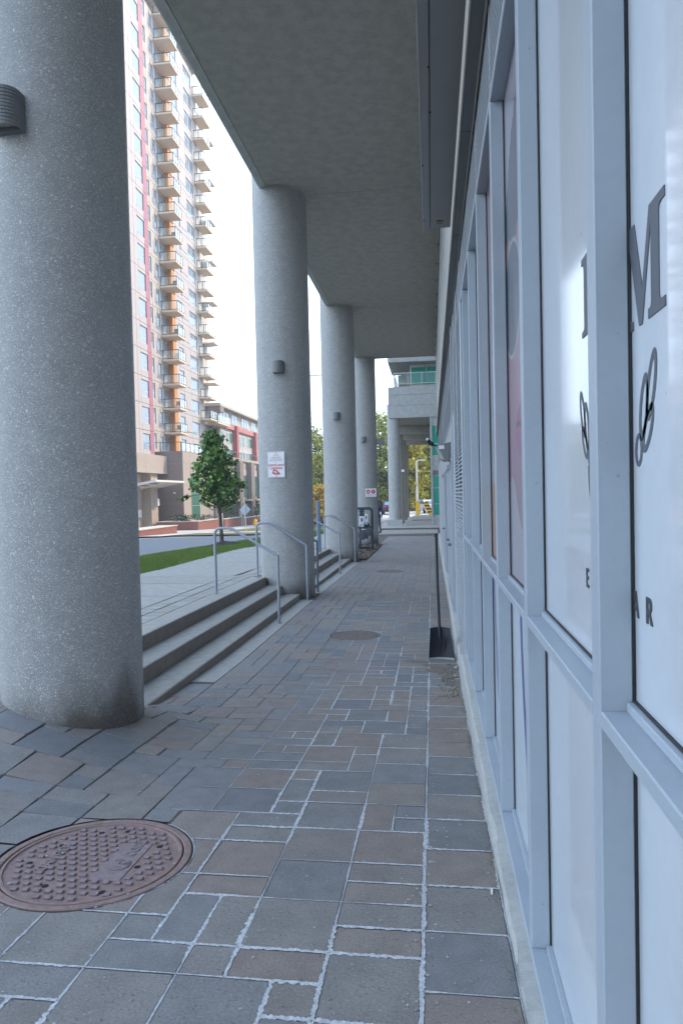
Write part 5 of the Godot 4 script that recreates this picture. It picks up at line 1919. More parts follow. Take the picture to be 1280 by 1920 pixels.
func build_young_tree() -> void:
	var x := -8.6
	var d := 27.3
	var y := H(x, d)
	var t := thing("young_tree", "young dark green street tree in a mulch ring on the lawn", "tree", V(x, y, d))
	var mulch := MB.new()
	for k in 30:
		var a0 := TAU * k / 30
		var a1 := TAU * (k + 1) / 30
		var f := func(a: float) -> Vector3:
			var r := 0.86 + 0.10 * sin(a * 3.0 + 1.0) + 0.06 * sin(a * 7.0)
			return V(x + r * cos(a), H(x + r * cos(a), d + r * sin(a)) - 0.01, d + r * sin(a))
		mulch.tri(V(x, y + 0.24, d), f.call(a0) + Vector3(0, 0.03, 0), f.call(a1) + Vector3(0, 0.03, 0), Vector3.UP)
	structure("mulch_ring", mulch, M.mulch)
	var trunk := MB.new()
	var top := V(x - 0.30, y + 4.55, d)
	var base := V(x, y - 0.1, d)
	var pts := []
	for k in 9:
		var u := k / 8.0
		pts.append(base.lerp(top, u) + Vector3(0.03 * sin(u * 6.0), 0, 0.03 * cos(u * 5.0)))
	for k in 8:
		trunk.tube([pts[k], pts[k + 1]], lerpf(0.085, 0.02, k / 8.0), 8, false)
	var crown := MB.new()
	for k in 34:
		var u := 0.36 + 0.64 * (k / 34.0)
		var o: Vector3 = base.lerp(top, u)
		var a := k * 2.4
		var reach := (0.98 - 0.80 * pow(absf(u - 0.46) / 0.54, 1.4)) * rng.randf_range(0.65, 1.15)
		var e := o + Vector3(cos(a) * reach, 0.42 * reach + 0.1, sin(a) * reach)
		trunk.tube([o, o.lerp(e, 0.5) + Vector3(0, -0.04, 0), e], 0.016, 5, false)
		leaf_cards(crown, o.lerp(e, 0.55), Vector3(0.42, 0.32, 0.42), 44, 0.19, Color(0.055, 0.115, 0.026), Color(0.17, 0.29, 0.05), 0.5)
		leaf_cards(crown, e, Vector3(0.30, 0.26, 0.30), 30, 0.19, Color(0.065, 0.135, 0.028), Color(0.24, 0.37, 0.06), 0.5)
	leaf_cards(crown, top + Vector3(0, 0.05, 0), Vector3(0.30, 0.40, 0.30), 90, 0.18, Color(0.03, 0.085, 0.022), Color(0.08, 0.17, 0.03), 0.5)
	# the lone low twig on its left
	leaf_cards(crown, V(x - 1.55, y + 2.05, d), Vector3(0.35, 0.12, 0.2), 26, 0.17, Color(0.05, 0.13, 0.025), Color(0.12, 0.24, 0.05), 0.3)
	trunk.tube([base.lerp(top, 0.38), V(x - 0.9, y + 2.15, d), V(x - 1.6, y + 2.1, d)], 0.012, 5, false)
	part("trunk", trunk, M.bark, t)
	part("crown", crown, M.leaf, t)


func make_tree(label: String, x: float, d: float, h: float, wide: float, c0: Color, c1: Color, sd: int) -> Node3D:
	rng.seed = 1000 + sd
	var y := lerpf(road_y(d), g_line(d), smoothstep(-20.0, -6.0, x)) - 0.15
	var t := thing("woodland_tree", label, "tree", V(x, y, d), "autumn trees beyond the lot")
	var trunk := MB.new()
	var pts := []
	for k in 6:
		pts.append(Vector3(0.2 * sin(k * 1.3 + sd), h * 0.9 * k / 5.0, 0.2 * cos(k * 1.7 + sd)))
	for k in 5:
		trunk.tube([pts[k], pts[k + 1]], lerpf(0.20, 0.05, k / 5.0), 7, false)
	var crown := MB.new()
	var n := 26
	for k in n:
		var u := 0.10 + 0.88 * k / n
		var o := Vector3(pts[1].x, h * 0.9 * u, pts[1].z)
		var a := k * 2.4 + sd
		var reach := wide * (0.9 - 0.75 * pow(absf(u - 0.45) / 0.6, 1.5)) * rng.randf_range(0.55, 1.15)
		var e := o + Vector3(cos(a) * reach, 0.25 * reach, sin(a) * reach)
		trunk.tube([o, e], 0.05, 4, false)
		var ca := c0.lerp(c1, rng.randf() * 0.7)
		leaf_cards(crown, e, Vector3(wide * 0.45, h * 0.085, wide * 0.45), 150, 0.42, ca * 0.8, ca.lerp(c1, 0.6) * 1.25, 0.2)
	put_mesh("trunk", trunk.mesh(), M.bark, t)
	put_mesh("crown", crown.mesh(), M.leaf, t)
	return t


func build_woods() -> void:
	var g := Color(0.11, 0.17, 0.035)
	var gy := Color(0.23, 0.31, 0.05)
	var ye := Color(0.50, 0.46, 0.06)
	var orr := Color(0.66, 0.32, 0.03)
	make_tree("tallest yellow green tree left in the gap between second and third columns", -16.2, 92.0, 14.2, 3.6, g, ye.lerp(gy, 0.5), 1)
	make_tree("golden yellow tree in the middle of the gap between second and third columns", -13.8, 88.0, 9.6, 2.2, gy, ye, 2)
	make_tree("dark green tree behind the golden one between second and third columns", -15.2, 97.0, 11.0, 3.6, g, gy, 3)
	make_tree("small orange tree low between the second and third columns", -12.6, 78.0, 4.4, 1.3, ye, orr, 4)
	make_tree("yellow green tree between the farthest column and the end block", -6.8, 92.0, 14.6, 3.4, gy, ye.lerp(gy, 0.4), 5)
	make_tree("darker tree right of the slim lamp post, against the end block", -5.2, 96.0, 12.2, 3.2, g, gy, 6)
	make_tree("low bush-like tree at the foot of the slim lamp post", -8.0, 101.0, 6.4, 3.0, g, gy, 7)
	make_tree("golden tree at the top left of the passage opening", -2.5, 86.0, 11.4, 2.2, gy, ye.lerp(orr, 0.3), 8)
	make_tree("bright yellow tree at the right of the passage opening", 0.1, 90.0, 10.4, 2.4, gy.lerp(g, 0.3), ye, 9)
	make_tree("green tree in the middle of the passage opening", -1.4, 95.0, 12.5, 3.0, g, gy, 10)
	make_tree("dark low tree at the lower left of the passage opening", -3.0, 99.0, 6.8, 2.8, g * 0.8, g, 11)
	make_tree("pale green tree behind the others, far right of the passage", 3.4, 100.0, 11.0, 3.6, g, gy, 12)
	make_tree("broad green tree filling the back behind the third column", -10.8, 100.0, 13.0, 4.0, g, gy, 13)
	make_tree("green tree standing left behind the second column", -20.0, 104.0, 12.0, 4.2, g, gy, 14)
	rng.seed = 77
	var far := MB.new()
	for k in 60:
		leaf_cards(far, V(-40.0 + k * 1.15, lerpf(-3.5, -1.6, clampf((k - 18) / 16.0, 0, 1)) + rng.randf_range(0.5, 3.4), rng.randf_range(104.0, 112.0)), Vector3(1.7, 2.2, 1.4), 120, 0.42, g * 0.6, gy * 0.8, 0.2)
	var o := thing("undergrowth", "dim undergrowth closing the wood behind the autumn trees", "undergrowth", V(-6.0, -3.0, 108.0))
	stuff(part("leaves", far, M.leaf, o))


# ---------------------------------------------------------------- tower, terrace and what stands before them
func brick_wall(label: String, x0: float, x1: float, d0: float, d1: float, top: float, low: float, plant: bool) -> Node3D:
	var t := thing("brick_planter", label, "planter", V((x0 + x1) / 2, low, (d0 + d1) / 2), "brick garden walls of the terrace")
	part("core", bx(x0 + 0.03, x1 - 0.03, low - 0.8, top - 0.09, d0 + 0.03, d1 - 0.03), M.mortar, t)
	var m := MB.new()
	var rows := int((top - 0.09 - low) / 0.10) + 3
	for r in rows:
		var y := top - 0.10 - r * 0.10
		var d := d0 - (0.14 if r % 2 else 0.0)
		while d < d1:
			m.box(V(x1 - 0.029, y - 0.085, maxf(d, d0)), V(x1, y, minf(d + 0.27, d1)))
			d += 0.285
		var x := x0 - (0.14 if r % 2 else 0.0)
		while x < x1 - 0.05:
			m.box(V(maxf(x, x0), y - 0.085, d0), V(minf(x + 0.27, x1 - 0.03), y, d0 + 0.029))
			x += 0.285
	stuff(part("bricks", m, M.brick, t))
	part("cap_stone", bx(x0 - 0.06, x1 + 0.06, top - 0.088, top, d0 - 0.06, d1 + 0.06, 0.012), M.cap_stone, t)
	if plant:
		var g := MB.new()
		for k in 40:
			leaf_cards(g, V(rng.randf_range(x0 + 0.3, x1 - 0.2), top + rng.randf_range(0.0, 0.45), rng.randf_range(d0 + 0.3, d1 - 0.4)), Vector3(0.5, 0.35, 0.5), 34, 0.16, Color(0.018, 0.035, 0.014), Color(0.04, 0.07, 0.02), 0.0)
		var h := thing("hedge", "dark clipped shrubs growing in the brick planter at the terrace corner", "shrub", V((x0 + x1) / 2, top, (d0 + d1) / 2))
		part("leaves", g, M.leaf, h)
	return t


func build_tower() -> void:
	var b := thing("apartment_tower", "tall cream apartment tower with balconies, pink stripe and orange piers", "apartment tower", V(-36.0, -3.6, 78.0))
	var F := 2.825
	var y0 := 10.55
	part("core", bx(-52.0, -31.4, -4.5, 56.6, 56.0, 89.2), M.tower_joint, b)
	part("bay_core", bx(-31.39, -30.2, 4.8, 56.6, 56.0, 70.9), M.tower_joint, b)
	part("mid_core", bx(-31.39, -30.95, 4.8, 56.6, 71.2, 78.3), M.tower_joint, b)
	part("right_core", bx(-31.39, -30.4, 4.8, 56.6, 78.6, 89.2), M.tower_joint, b)
	part("parapet", bx(-52.2, -29.6, 56.62, 57.25, 55.8, 71.4, 0.02), M.tower_panel, b)
	part("parapet", bx(-52.2, -30.0, 56.62, 57.25, 71.42, 89.6, 0.02), M.tower_panel, b)
	var win := {}
	for f in range(-2, 17):
		var y := y0 + F * f
		var hi := y + F
		if f == 16:
			break
		var pa: StandardMaterial3D = M.tower_panel
		var pb: StandardMaterial3D = M.tower_panel_b
		# left bay: plane x = -29.7
		var X := -29.7
		var off := -0.42
		_panel(b, X, 56.0, 67.35, y + off, hi + off, pb)
		_panel(b, X, 67.40, 68.22, y + off, hi + off, pb)
		_panel(b, X, 68.26, 70.05, y + off, y + 0.30, pb)
		_panel(b, X, 68.26, 70.05, y + 2.02, hi + off, pb)
		_panel(b, X, 70.10, 71.12, y + off, hi + off, M.pink)
		_window(b, X, 68.26, 70.05, y + 0.32, y + 2.0, 0.58)
		# middle: plane x = -30.7
		X = -30.7
		_panel(b, X, 71.5, 73.35, y, hi, pa)
		_panel(b, X, 73.40, 74.15, y, y + 0.82, pa)
		_panel(b, X, 73.40, 74.15, y + 2.50, hi, pa)
		_window(b, X, 73.40, 74.15, y + 0.84, y + 2.48, 0.0)
		_panel(b, X, 74.20, 75.35, y, hi, pa)
		_panel(b, X, 75.40, 76.15, y, y + 0.82, pa)
		_panel(b, X, 75.40, 76.15, y + 2.25, hi, pa)
		_window(b, X, 75.40, 76.15, y + 0.84, y + 2.23, 0.0)
		_panel(b, X, 76.20, 76.68, y, hi, pa)
		_panel(b, X, 76.72, 78.50, y + 2.30, hi, pa)
		_window(b, X, 76.72, 78.50, y + 0.06, y + 2.28, 0.5)
		part("pier", bx(-31.2, -30.13, y, hi - 0.2, 78.55, 79.65), M.orange, b)
		X = -30.15
		_panel(b, X, 79.7, 80.6, y, hi, pb)
		_panel(b, X, 80.65, 82.1, y, y + 0.45, pb)
		_panel(b, X, 80.65, 82.1, y + 2.35, hi, pb)
		_window(b, X, 80.65, 82.1, y + 0.47, y + 2.33, 0.5)
		_panel(b, X, 82.15, 84.6, y, y + 0.62, pb)
		_panel(b, X, 82.15, 84.6, y + 0.65, hi, pb)
		_panel(b, X, 84.65, 87.3, y, y + 0.42, pb)
		_panel(b, X, 84.65, 87.3, y + 2.12, hi, pb)
		_window(b, X, 84.65, 86.2, y + 0.44, y + 2.10, 0.5)
		_window(b, X, 86.25, 87.3, y + 0.44, y + 2.10, 0.0)
		_panel(b, X, 87.35, 89.3, y, hi, pa)
		if f >= -1:
			_balcony(b, -30.68, -28.64, 76.42, 78.75, y)
			_balcony(b, -30.13, -28.72, 87.75, 90.7, y)
			if f % 2 == 0:
				part("end_slab", bx(-31.4, -29.7, y - 0.2, y, 93.2, 95.4), M.tower_slab, b)
	part("end_wing", bx(-46.0, -31.45, -4.5, 54.0, 89.3, 95.4), M.tower_panel, b)
	_balcony(b, -30.68, -28.64, 76.42, 78.75, y0 + F * 16)
	part("roof_slab", bx(-30.13, -28.72, 57.0, 57.3, 87.75, 90.7), M.tower_slab, b)
	# windows of the tower's near end
	for f in range(-1, 16):
		for k in 5:
			part_fast("end_window", bx(-49.0 + k * 3.6, -47.2 + k * 3.6, y0 + F * f + 0.7, y0 + F * f + 2.3, 55.93, 55.99), M.pane, b)
		part_fast("end_panel", bx(-52.0, -30.2, y0 + F * f - 0.35, y0 + F * f + 0.3, 55.90, 55.995), M.tower_panel, b)
	# a few things kept on the balconies
	var pl := [[0, Color(0.45, 0.04, 0.03)], [2, Color(0.6, 0.62, 0.6)], [3, Color(0.05, 0.05, 0.05)], [5, Color(0.07, 0.06, 0.05)], [7, Color(0.05, 0.05, 0.06)], [10, Color(0.7, 0.7, 0.7)], [13, Color(0.25, 0.2, 0.15)], [-1, Color(0.08, 0.06, 0.05)]]
	for q: Array in pl:
		var y: float = y0 + F * q[0]
		var cm := StandardMaterial3D.new()
		cm.albedo_color = q[1].linear_to_srgb()
		cm.roughness = 0.7
		var c := thing("balcony_chair", "chair standing on the tower's left balcony column, %s floor of balconies from the bottom" % ["lowest", "second", "third", "fourth", "fifth", "sixth", "seventh", "eighth", "ninth", "tenth", "eleventh", "twelfth", "thirteenth", "fourteenth", "fifteenth"][q[0] + 1], "chair", V(-29.3, y, 77.4), "chairs on the tower balconies")
		part("seat", bx(-29.6, -29.1, y + 0.40, y + 0.46, 77.2, 77.7), cm, c)
		part("backrest", bx(-29.6, -29.1, y + 0.46, y + 0.92, 77.66, 77.72), cm, c)
		for s in [[-29.6, 77.2], [-29.14, 77.2], [-29.6, 77.66], [-29.14, 77.66]]:
			part("leg", bx(s[0], s[0] + 0.04, y + 0.005, y + 0.40, s[1], s[1] + 0.04), cm, c)
	# podium: overhanging stone bay, dark projecting block, entrance
	var p := thing("tower_podium", "brown and tan stone podium of the tower with a slanting entrance canopy", "building base", V(-31.0, -3.6, 70.0))
	for k in 3:
		part("stone_panel", bx(-30.1, -29.2, 2.76, 4.74, 56.0 + k * 5.8, 61.78 + k * 5.8, 0.02), M.tan_stone, p)
	part("recess_wall", bx(-31.38, -30.6, -4.0, 2.75, 56.0, 73.4), M.tan_stone, p)
	part("pier", bx(-31.2, -29.6, -4.0, 2.75, 69.6, 71.4, 0.02), M.tan_stone, p)
	part("joint", bx(-29.61, -29.595, -4.0, 2.75, 70.48, 70.52), M.tower_joint, p)
	var dw := part("door", bx(-30.59, -30.5, -3.6, 0.9, 65.2, 67.9), M.frame_pale, p)
	for q in [[-3.4, -1.9], [-1.78, -0.35], [-0.25, 0.8]]:
		part("pane", bx(-30.52, -30.47, q[0], q[1], 65.35, 66.5), M.pane, dw)
		part("pane", bx(-30.52, -30.47, q[0], q[1], 66.6, 67.75), M.pane, dw)
	var cn := MB.new()
	cn.hexa([V(-30.6, 1.05, 64.5), V(-26.9, 1.72, 64.5), V(-26.9, 1.72, 72.4), V(-30.6, 1.05, 72.4), V(-30.6, 1.35, 64.5), V(-26.9, 1.92, 64.5), V(-26.9, 1.92, 72.4), V(-30.6, 1.35, 72.4)])
	var cp := part("canopy", cn, M.frame_pale, p)
	for k in 3:
		part("canopy_slot", bx(-29.9 + k * 1.0, -29.4 + k * 1.0, 1.13 + k * 0.18, 1.20 + k * 0.18, 65.0, 66.6), M.tower_joint, cp)
	part("intercom_box", bx(-29.59, -29.4, -0.75, 0.05, 70.9, 71.3, 0.03), M.sign_white, p)
	part("notice", bx(-30.59, -30.57, -1.9, -1.1, 68.4, 69.3), M.sign_white, p)
	part("dark_block", bx(-31.38, -27.5, -4.2, 5.32, 73.5, 84.0, 0.02), M.brown_stone, p)
	for y in [-0.6, 1.4, 2.1, 3.9]:
		part("joint", bx(-31.3, -27.55, y, y + 0.035, 73.485, 73.4995), M.tower_joint, p)
	part("street_cladding", bx(-27.499, -27.46, -4.1, 5.25, 73.52, 75.85), M.tan_stone, p)  # paler tan paints sunlight onto the street side of the brown block
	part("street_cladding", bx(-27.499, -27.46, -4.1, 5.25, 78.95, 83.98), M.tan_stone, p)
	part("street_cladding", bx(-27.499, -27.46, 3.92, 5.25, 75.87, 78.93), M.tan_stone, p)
	for y in [1.45, 3.95]:
		part("joint", bx(-27.46, -27.45, y, y + 0.035, 73.55, 75.8), M.tower_joint, p)
	var wn := part("window", bx(-27.4995, -27.44, -2.4, 3.9, 75.9, 78.9), M.tan_stone, p)
	part("top_panel", bx(-27.439, -27.41, 2.75, 3.8, 76.05, 77.4), M.tower_panel_b, wn)
	part("top_panel", bx(-27.439, -27.41, 2.75, 3.8, 77.45, 78.75), M.tower_panel_b, wn)
	for q in [[76.05, 76.7], [76.75, 77.65], [77.7, 78.75]]:
		for r in [[-2.3, -0.9], [-0.82, 0.7], [0.78, 2.65]]:
			part("pane", bx(-27.439, -27.41, r[0], r[1], q[0], q[1]), M.pane_green, wn)
	part("wall_light", bx(-28.6, -28.35, 0.55, 0.72, 73.3, 73.49, 0.03), M.sign_white, p)
	var rl := part("terrace_rail", bx(-31.3, -27.6, 6.30, 6.36, 73.60, 73.66), M.frame_dark, p)
	part("terrace_rail", bx(-27.66, -27.6, 6.30, 6.36, 73.67, 83.9), M.frame_dark, p)
	for k in 8:
		part("rail_post", bx(-27.66, -27.6, 5.32, 6.30, 73.7 + k * 1.4, 73.76 + k * 1.4), M.frame_dark, rl)
	for k in 4:
		part("rail_post", bx(-31.3 + k * 1.2, -31.24 + k * 1.2, 5.32, 6.30, 73.60, 73.66), M.frame_dark, rl)
	part("rail_pane", bx(-27.64, -27.62, 5.42, 6.28, 73.77, 83.9), M.rail_glass, rl)


func _panel(b: Node3D, x: float, d0: float, d1: float, y0: float, y1: float, mt: Material) -> void:
	if y1 < 4.85:
		return
	part_fast("panel", bx(x - 0.25, x, maxf(y0 + 0.02, 4.78), minf(y1 - 0.02, 56.6), d0, d1), mt, b)


func part_fast(called: String, m: MB, mt: Material, b: Node3D) -> MeshInstance3D:
	return many(called, m.mesh(), mt, b, Transform3D(Basis(), -b.position))


func _window(b: Node3D, x: float, d0: float, d1: float, y0: float, y1: float, split: float) -> void:
	if y1 < 5.2 or y1 > 56.4:
		return
	var w := part_fast("window", bx(x - 0.22, x - 0.10, y0, y1, d0, d1), M.frame_pale, b)
	var cuts := [d0 + 0.07, d1 - 0.07]
	if split > 0.0:
		cuts = [d0 + 0.07, lerpf(d0, d1, split) - 0.04, lerpf(d0, d1, split) + 0.04, d1 - 0.07]
	for k in range(0, cuts.size(), 2):
		var yy := y0 + 0.07
		if k == cuts.size() - 2:  # the small opening light at the bottom
			var a := MeshInstance3D.new()
			a.name = "pane"
			a.mesh = bx(x - 0.10, x - 0.085, y0 + 0.07, y0 + 0.55, cuts[k], cuts[k + 1]).mesh()
			a.material_override = M.pane
			w.add_child(a, true)
			yy = y0 + 0.62
		var o := MeshInstance3D.new()
		o.name = "pane"
		o.mesh = bx(x - 0.10, x - 0.085, yy, y1 - 0.07, cuts[k], cuts[k + 1]).mesh()
		o.material_override = M.pane
		w.add_child(o, true)


func _balcony(b: Node3D, x0: float, x1: float, d0: float, d1: float, y: float) -> void:
	var s := part_fast("balcony", bx(x0, x1, y - 0.21, y, d0, d1, 0.01), M.tower_slab, b)
	var m := MB.new()
	for yy in [[0.05, 0.11], [1.02, 1.10]]:
		m.box(V(x0, y + yy[0], d0 + 0.04), V(x1 - 0.04, y + yy[1], d0 + 0.08))
		m.box(V(x1 - 0.08, y + yy[0], d0 + 0.08), V(x1 - 0.04, y + yy[1], d1 - 0.04))
	for k in 3:
		var xx := lerpf(x0 + 0.04, x1 - 0.08, k / 2.0)
		m.box(V(xx, y, d0 + 0.04), V(xx + 0.075, y + 1.04, d0 + 0.08))
	for k in range(1, 4):
		var dd := lerpf(d0 + 0.04, d1 - 0.08, k / 3.0)
		m.box(V(x1 - 0.08, y, dd), V(x1 - 0.04, y + 1.04, dd + 0.09))
	var r := MeshInstance3D.new()
	r.name = "railing"
	r.mesh = m.mesh()
	r.material_override = M.frame_dark
	s.add_child(r, true)
	var g := MB.new()
	g.box(V(x0, y + 0.12, d0 + 0.055), V(x1 - 0.085, y + 1.03, d0 + 0.065))
	g.box(V(x1 - 0.065, y + 0.12, d0 + 0.09), V(x1 - 0.055, y + 1.03, d1 - 0.09))
	var gi := MeshInstance3D.new()
	gi.name = "rail_pane"
	gi.mesh = g.mesh()
	gi.material_override = M.rail_glass
	s.add_child(gi, true)


func build_terrace() -> void:
	var t := thing("terraced_houses", "long five storey terrace with red frames and brown stone piers right of the tower", "building", V(-32.0, -3.8, 110.0))
	part("core", bx(-44.0, -30.3, -4.8, 13.0, 95.45, 150.0), M.tower_joint, t)
	part("roof", bx(-44.0, -29.2, 12.96, 13.40, 93.5, 150.0, 0.03), M.cap_stone, t)
	part("end_fascia", bx(-31.2, -29.25, 12.15, 12.955, 93.6, 95.4), M.brown_stone, t)
	for k in 5:
		var d := 95.6 + k * 11.4
		# top storey: bands of narrow windows
		part("top_wall", bx(-30.29, -30.12, 10.95, 12.95, d, d + 11.3), M.tower_panel, t)
		for w in 6:
			if w != 3:
				part("top_window", bx(-30.118, -30.06, 11.2, 12.6, d + 0.3 + w * 1.5, d + 1.5 + w * 1.5), M.pane, t)
		# red frame
		part("red_band", bx(-30.29, -29.7, 10.22, 10.94, d, d + 11.3, 0.02), M.red_panel_pale, t)
		part("red_pier", bx(-30.29, -29.35, 5.9, 10.95, d + 6.5, d + 7.6, 0.02), M.red_panel, t)
		part("cream_wall", bx(-30.29, -30.05, 5.80, 10.20, d, d + 6.45), M.tower_panel_b, t)
		part("cream_wall", bx(-30.29, -30.05, 5.80, 10.20, d + 7.65, d + 11.3), M.tower_panel_b, t)
		for w in [[0.6, 1.9], [3.2, 4.6], [4.8, 6.2], [8.2, 9.2], [9.5, 11.0]]:
			for yy in [[6.0, 7.3], [8.1, 9.8]]:
				var o := part("window", bx(-30.049, -30.0, yy[0], yy[1], d + w[0], d + w[1]), M.frame_pale, t)
				part("pane", bx(-29.999, -29.97, yy[0] + 0.08, yy[1] - 0.08, d + w[0] + 0.08, d + (w[0] + w[1]) / 2 - 0.04), M.pane_green, o)
				part("pane", bx(-29.999, -29.97, yy[0] + 0.08, yy[1] - 0.08, d + (w[0] + w[1]) / 2 + 0.04, d + w[1] - 0.08), M.pane_green, o)
	part("end_balcony", bx(-30.0, -28.6, 10.15, 10.36, 90.5, 96.2), M.tower_slab, t)
	part("end_balcony_rail", bx(-28.66, -28.62, 10.4, 11.4, 90.5, 96.2), M.rail_glass, t)
	for k in 8:
		part("rail_post", bx(-28.68, -28.62, 10.36, 11.45, 90.6 + k * 0.78, 90.66 + k * 0.78), M.frame_dark, t)
	# lower two storeys
	part("lower_wall", bx(-30.3, -28.1, -4.8, 5.30, 84.2, 150.0), M.tan_stone, t)
	part("lower_cap", bx(-30.29, -27.9, 5.302, 5.72, 84.2, 150.0, 0.02), M.tan_stone, t)
	var rl := part("terrace_rail", bx(-28.05, -27.99, 6.5, 6.56, 84.3, 150.0), M.frame_dark, t)
	for k in 40:
		part("rail_post", bx(-28.05, -27.99, 5.72, 6.5, 84.5 + k * 1.5, 84.56 + k * 1.5), M.frame_dark, rl)
	for k in 9:
		var d := 85.6 + k * 6.3
		part("stone_pier", bx(-28.09, -27.3, -4.5, 5.30, d + 4.1, d + 6.0, 0.02), M.brown_stone, t)
		var w := part("tall_window", bx(-28.099, -28.02, -0.1, 4.25, d + 0.4, d + 3.9), M.tan_stone, t)
		for q in [[0.55, 1.6], [1.66, 2.7], [2.76, 3.75]]:
			part("pane", bx(-28.019, -27.99, 0.0, 1.55, d + q[0], d + q[1]), M.pane_green, w)
			part("pane", bx(-28.019, -27.99, 1.62, 3.2, d + q[0], d + q[1]), M.pane_green, w)
			part("top_panel", bx(-28.019, -27.99, 3.3, 4.15, d + q[0], d + q[1]), M.tower_panel_b, w)
		part("porch_slab", bx(-28.09, -27.2, -0.6, -0.3, d + 0.1, d + 4.05), M.tan_stone, t)
		var dr := part("door", bx(-28.099, -28.0, -3.6, -0.9, d + 0.5, d + 1.6), M.brick_b, t)
		part("door_glass", bx(-27.999, -27.98, -2.6, -1.1, d + 0.7, d + 1.4), M.pane, dr)
		var lw := part("low_window", bx(-28.099, -28.0, -3.2, -0.75, d + 2.0, d + 3.9), M.frame_dark, t)
		part("pane", bx(-27.999, -27.98, -3.1, -0.85, d + 2.1, d + 2.95), M.pane_green, lw)
		part("pane", bx(-27.999, -27.98, -3.1, -0.85, d + 3.05, d + 3.8), M.pane_green, lw)
	# brick garden walls in front
	brick_wall("largest brick planter at the terrace corner, dark shrubs growing in it", -29.3, -24.65, 70.0, 77.4, -2.44, -3.5, true)
	brick_wall("brick garden wall behind the diamond sign's post", -25.2, -24.65, 79.4, 86.7, -2.56, -3.7, false)
	brick_wall("farthest brick garden wall, behind the yellow hydrant", -25.2, -24.65, 88.6, 114.0, -2.74, -3.9, false)
	brick_wall("low brick wall in front of the tower entrance, left of the big planter", -24.2, -22.6, 46.0, 58.6, -2.36, -3.1, false)
	var gw := [77.9, 87.2]
	for k in 2:
		var g := thing("garden_gate", ["white garden gate posts right of the corner planter", "white gate posts left of the farthest brick wall"][k], "gate", V(-24.9, -3.7, gw[k]))
		for q in [0.0, 0.9]:
			part("post", bx(-25.05, -24.75, -4.0, -1.9, gw[k] + q, gw[k] + q + 0.3, 0.02), M.tower_panel, g)
		part("bars", bx(-24.92, -24.87, -3.8, -2.6, gw[k] + 0.31, gw[k] + 0.89), M.frame_dark, g)
	for q in [[-25.9, 83.0, 1.3, "leafy garden bush behind the middle brick wall"], [-26.0, 94.0, 1.5, "yellowish bush behind the farthest brick wall"], [-25.9, 87.0, 1.7, "small tree-like bush near the white gate posts"]]:
		var bm := MB.new()
		for k in 14:
			leaf_cards(bm, V(q[0] + rng.randf_range(-0.3, 0.3), -2.7 + rng.randf_range(0.1, q[2]), q[1] + rng.randf_range(-1.2, 1.2)), Vector3(0.5, 0.5, 0.6), 40, 0.2, Color(0.04, 0.06, 0.018), Color(0.14, 0.14, 0.04), 0.0)
		var o := thing("garden_bush", q[3], "bush", V(q[0], -3.4, q[1]))
		part("leaves", bm, M.leaf, o)
	# diamond sign seen from behind
	var dy := road_y(54.7)
	var s := thing("diamond_sign", "grey diamond road sign on a thin post, seen from behind", "road sign", V(-15.15, dy, 54.7))
	var pm := MB.new()
	pm.tube([V(-15.15, dy, 54.6), V(-15.25, dy + 3.1, 54.6)], 0.035, 8)
	part("post", pm, M.pole_grey, s)
	var dm := MB.new()
	dm.prism(PackedVector2Array([Vector2(-15.22 - 0.47, dy + 2.06), Vector2(-15.22, dy + 1.56), Vector2(-15.22 + 0.47, dy + 2.06), Vector2(-15.22, dy + 2.56)]), Vector3(0, EYE, -54.66), Vector3.RIGHT, Vector3.UP, Vector3(0, 0, -0.02))
	part("plate", dm, M.metal_white, s)
	# hydrant
	var hd := 80.0
	var hy := road_y(hd) + 0.1
	var h := thing("fire_hydrant", "yellow fire hydrant in front of the farthest brick wall", "fire hydrant", V(-21.0, hy, hd))
	var hm := MB.new()
	hm.lathe(V(-21.0, hy, hd), [Vector2(0.24, -0.1), Vector2(0.24, 0.08), Vector2(0.17, 0.10), Vector2(0.17, 0.66), Vector2(0.22, 0.68), Vector2(0.20, 0.82), Vector2(0.10, 0.95), Vector2(0.05, 1.04), Vector2(0, 1.05)], 16)
	part("barrel", hm, M.hydrant_yellow, h)
	var cm := MB.new()
	cm.tube([V(-21.3, hy + 0.5, hd), V(-20.7, hy + 0.5, hd)], 0.09, 10)
	cm.tube([V(-21.0, hy + 0.42, hd), V(-21.0, hy + 0.42, hd - 0.30)], 0.12, 10)
	part("outlet", cm, M.hydrant_yellow, h)
	var mk := thing("hydrant_marker", "dark marker post standing right behind the yellow hydrant", "post", V(-21.05, hy, 80.8))
	part("post", bx(-21.12, -21.02, hy - 0.1, hy + 2.0, 80.75, 80.85), M.frame_dark, mk)
	part("flag", bx(-21.3, -20.85, hy + 1.45, hy + 2.0, 80.72, 80.745), M.black_paint, mk)


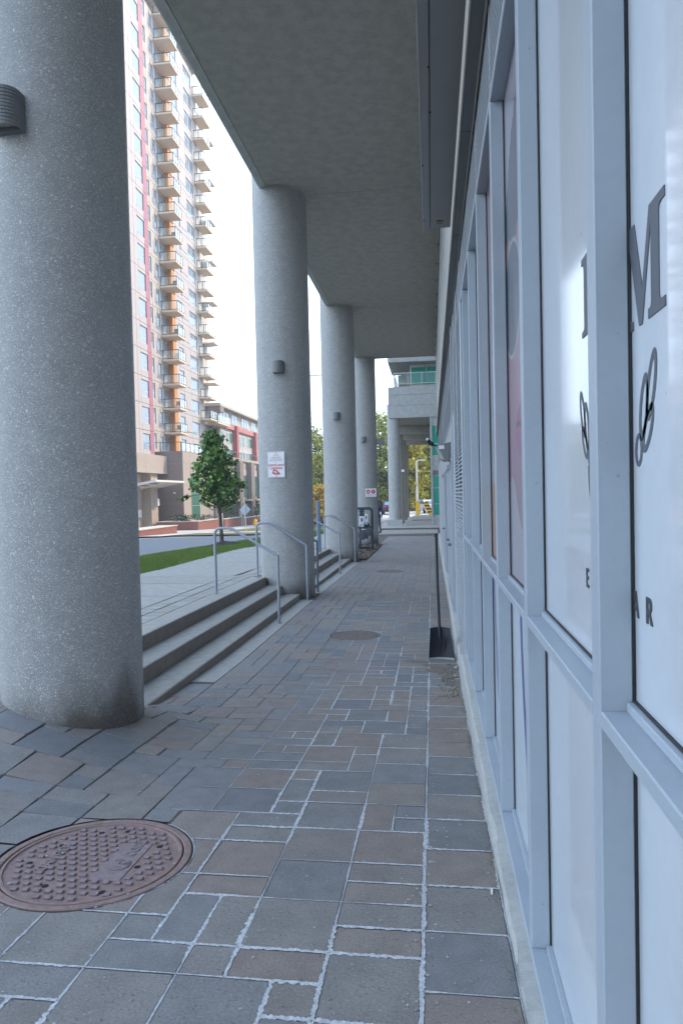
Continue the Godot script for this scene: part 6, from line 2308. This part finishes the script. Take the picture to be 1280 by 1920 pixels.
func _ready() -> void:
	rng.seed = 20240
	# ---- camera
	var cam := Camera3D.new()
	cam.name = "camera"
	add_child(cam)
	var cy := cos(0.1314)
	var sy := sin(0.1314)
	var cp := cos(0.0251)
	var sp := sin(0.0251)
	var fw := Vector3(-sy * cp, -sp, -cy * cp)
	var rt := Vector3(cy, 0, -sy)
	var up := rt.cross(fw).normalized()
	var ro := -0.0228
	var r2 := rt * cos(ro) + up * sin(ro)
	var u2 := up * cos(ro) - rt * sin(ro)
	cam.transform = Transform3D(Basis(r2, u2, -fw), Vector3(0, EYE, 0))
	cam.fov = rad_to_deg(2.0 * atan(960.0 / 1280.0))
	cam.near = 0.05
	cam.far = 2000.0
	cam.current = true
	# ---- sky, sun and exposure
	var we := WorldEnvironment.new()
	we.name = "environment"
	var env := Environment.new()
	env.background_mode = Environment.BG_SKY
	var sky := Sky.new()
	var sm := ProceduralSkyMaterial.new()
	sm.sky_top_color = Color(0.265, 0.48, 0.93).linear_to_srgb()
	sm.sky_horizon_color = Color(0.77, 0.902, 1.03).linear_to_srgb()
	sm.sky_curve = 1.2
	sm.sky_energy_multiplier = 1.3
	sm.ground_bottom_color = Color(0.20, 0.19, 0.17).linear_to_srgb()
	sm.ground_horizon_color = Color(0.45, 0.47, 0.50).linear_to_srgb()
	sm.sun_angle_max = 1.0
	sky.sky_material = sm
	env.sky = sky
	env.tonemap_mode = Environment.TONE_MAPPER_LINEAR
	env.tonemap_exposure = 1.9
	env.sdfgi_enabled = true
	env.ssao_enabled = true
	env.ssil_enabled = true
	env.fog_enabled = true
	env.fog_density = 0.0012
	env.fog_light_color = Color(0.93, 0.95, 0.97)
	we.environment = env
	add_child(we)
	var sun := DirectionalLight3D.new()
	sun.name = "sun"
	sun.light_color = Color(1.0, 0.90, 0.76)
	sun.light_energy = 0.92
	sun.light_angular_distance = 0.5
	sun.shadow_enabled = true
	add_child(sun)
	var az := deg_to_rad(52.0)   # to the right of straight ahead
	var el := deg_to_rad(40.0)
	var to_sun := Vector3(sin(az) * cos(el), sin(el), -cos(az) * cos(el))
	sun.basis = Basis.looking_at(-to_sun)

	make_materials()
	build_ground()
	build_walkway()
	build_stairs()
	build_plaza()
	build_columns()
	build_shop()
	build_end_block()
	build_tower()
	build_terrace()
	build_woods()
	build_young_tree()
	build_rails()
	build_covers()
	build_shovel()
	build_meters()
	build_people_and_cars()
	build_bits()
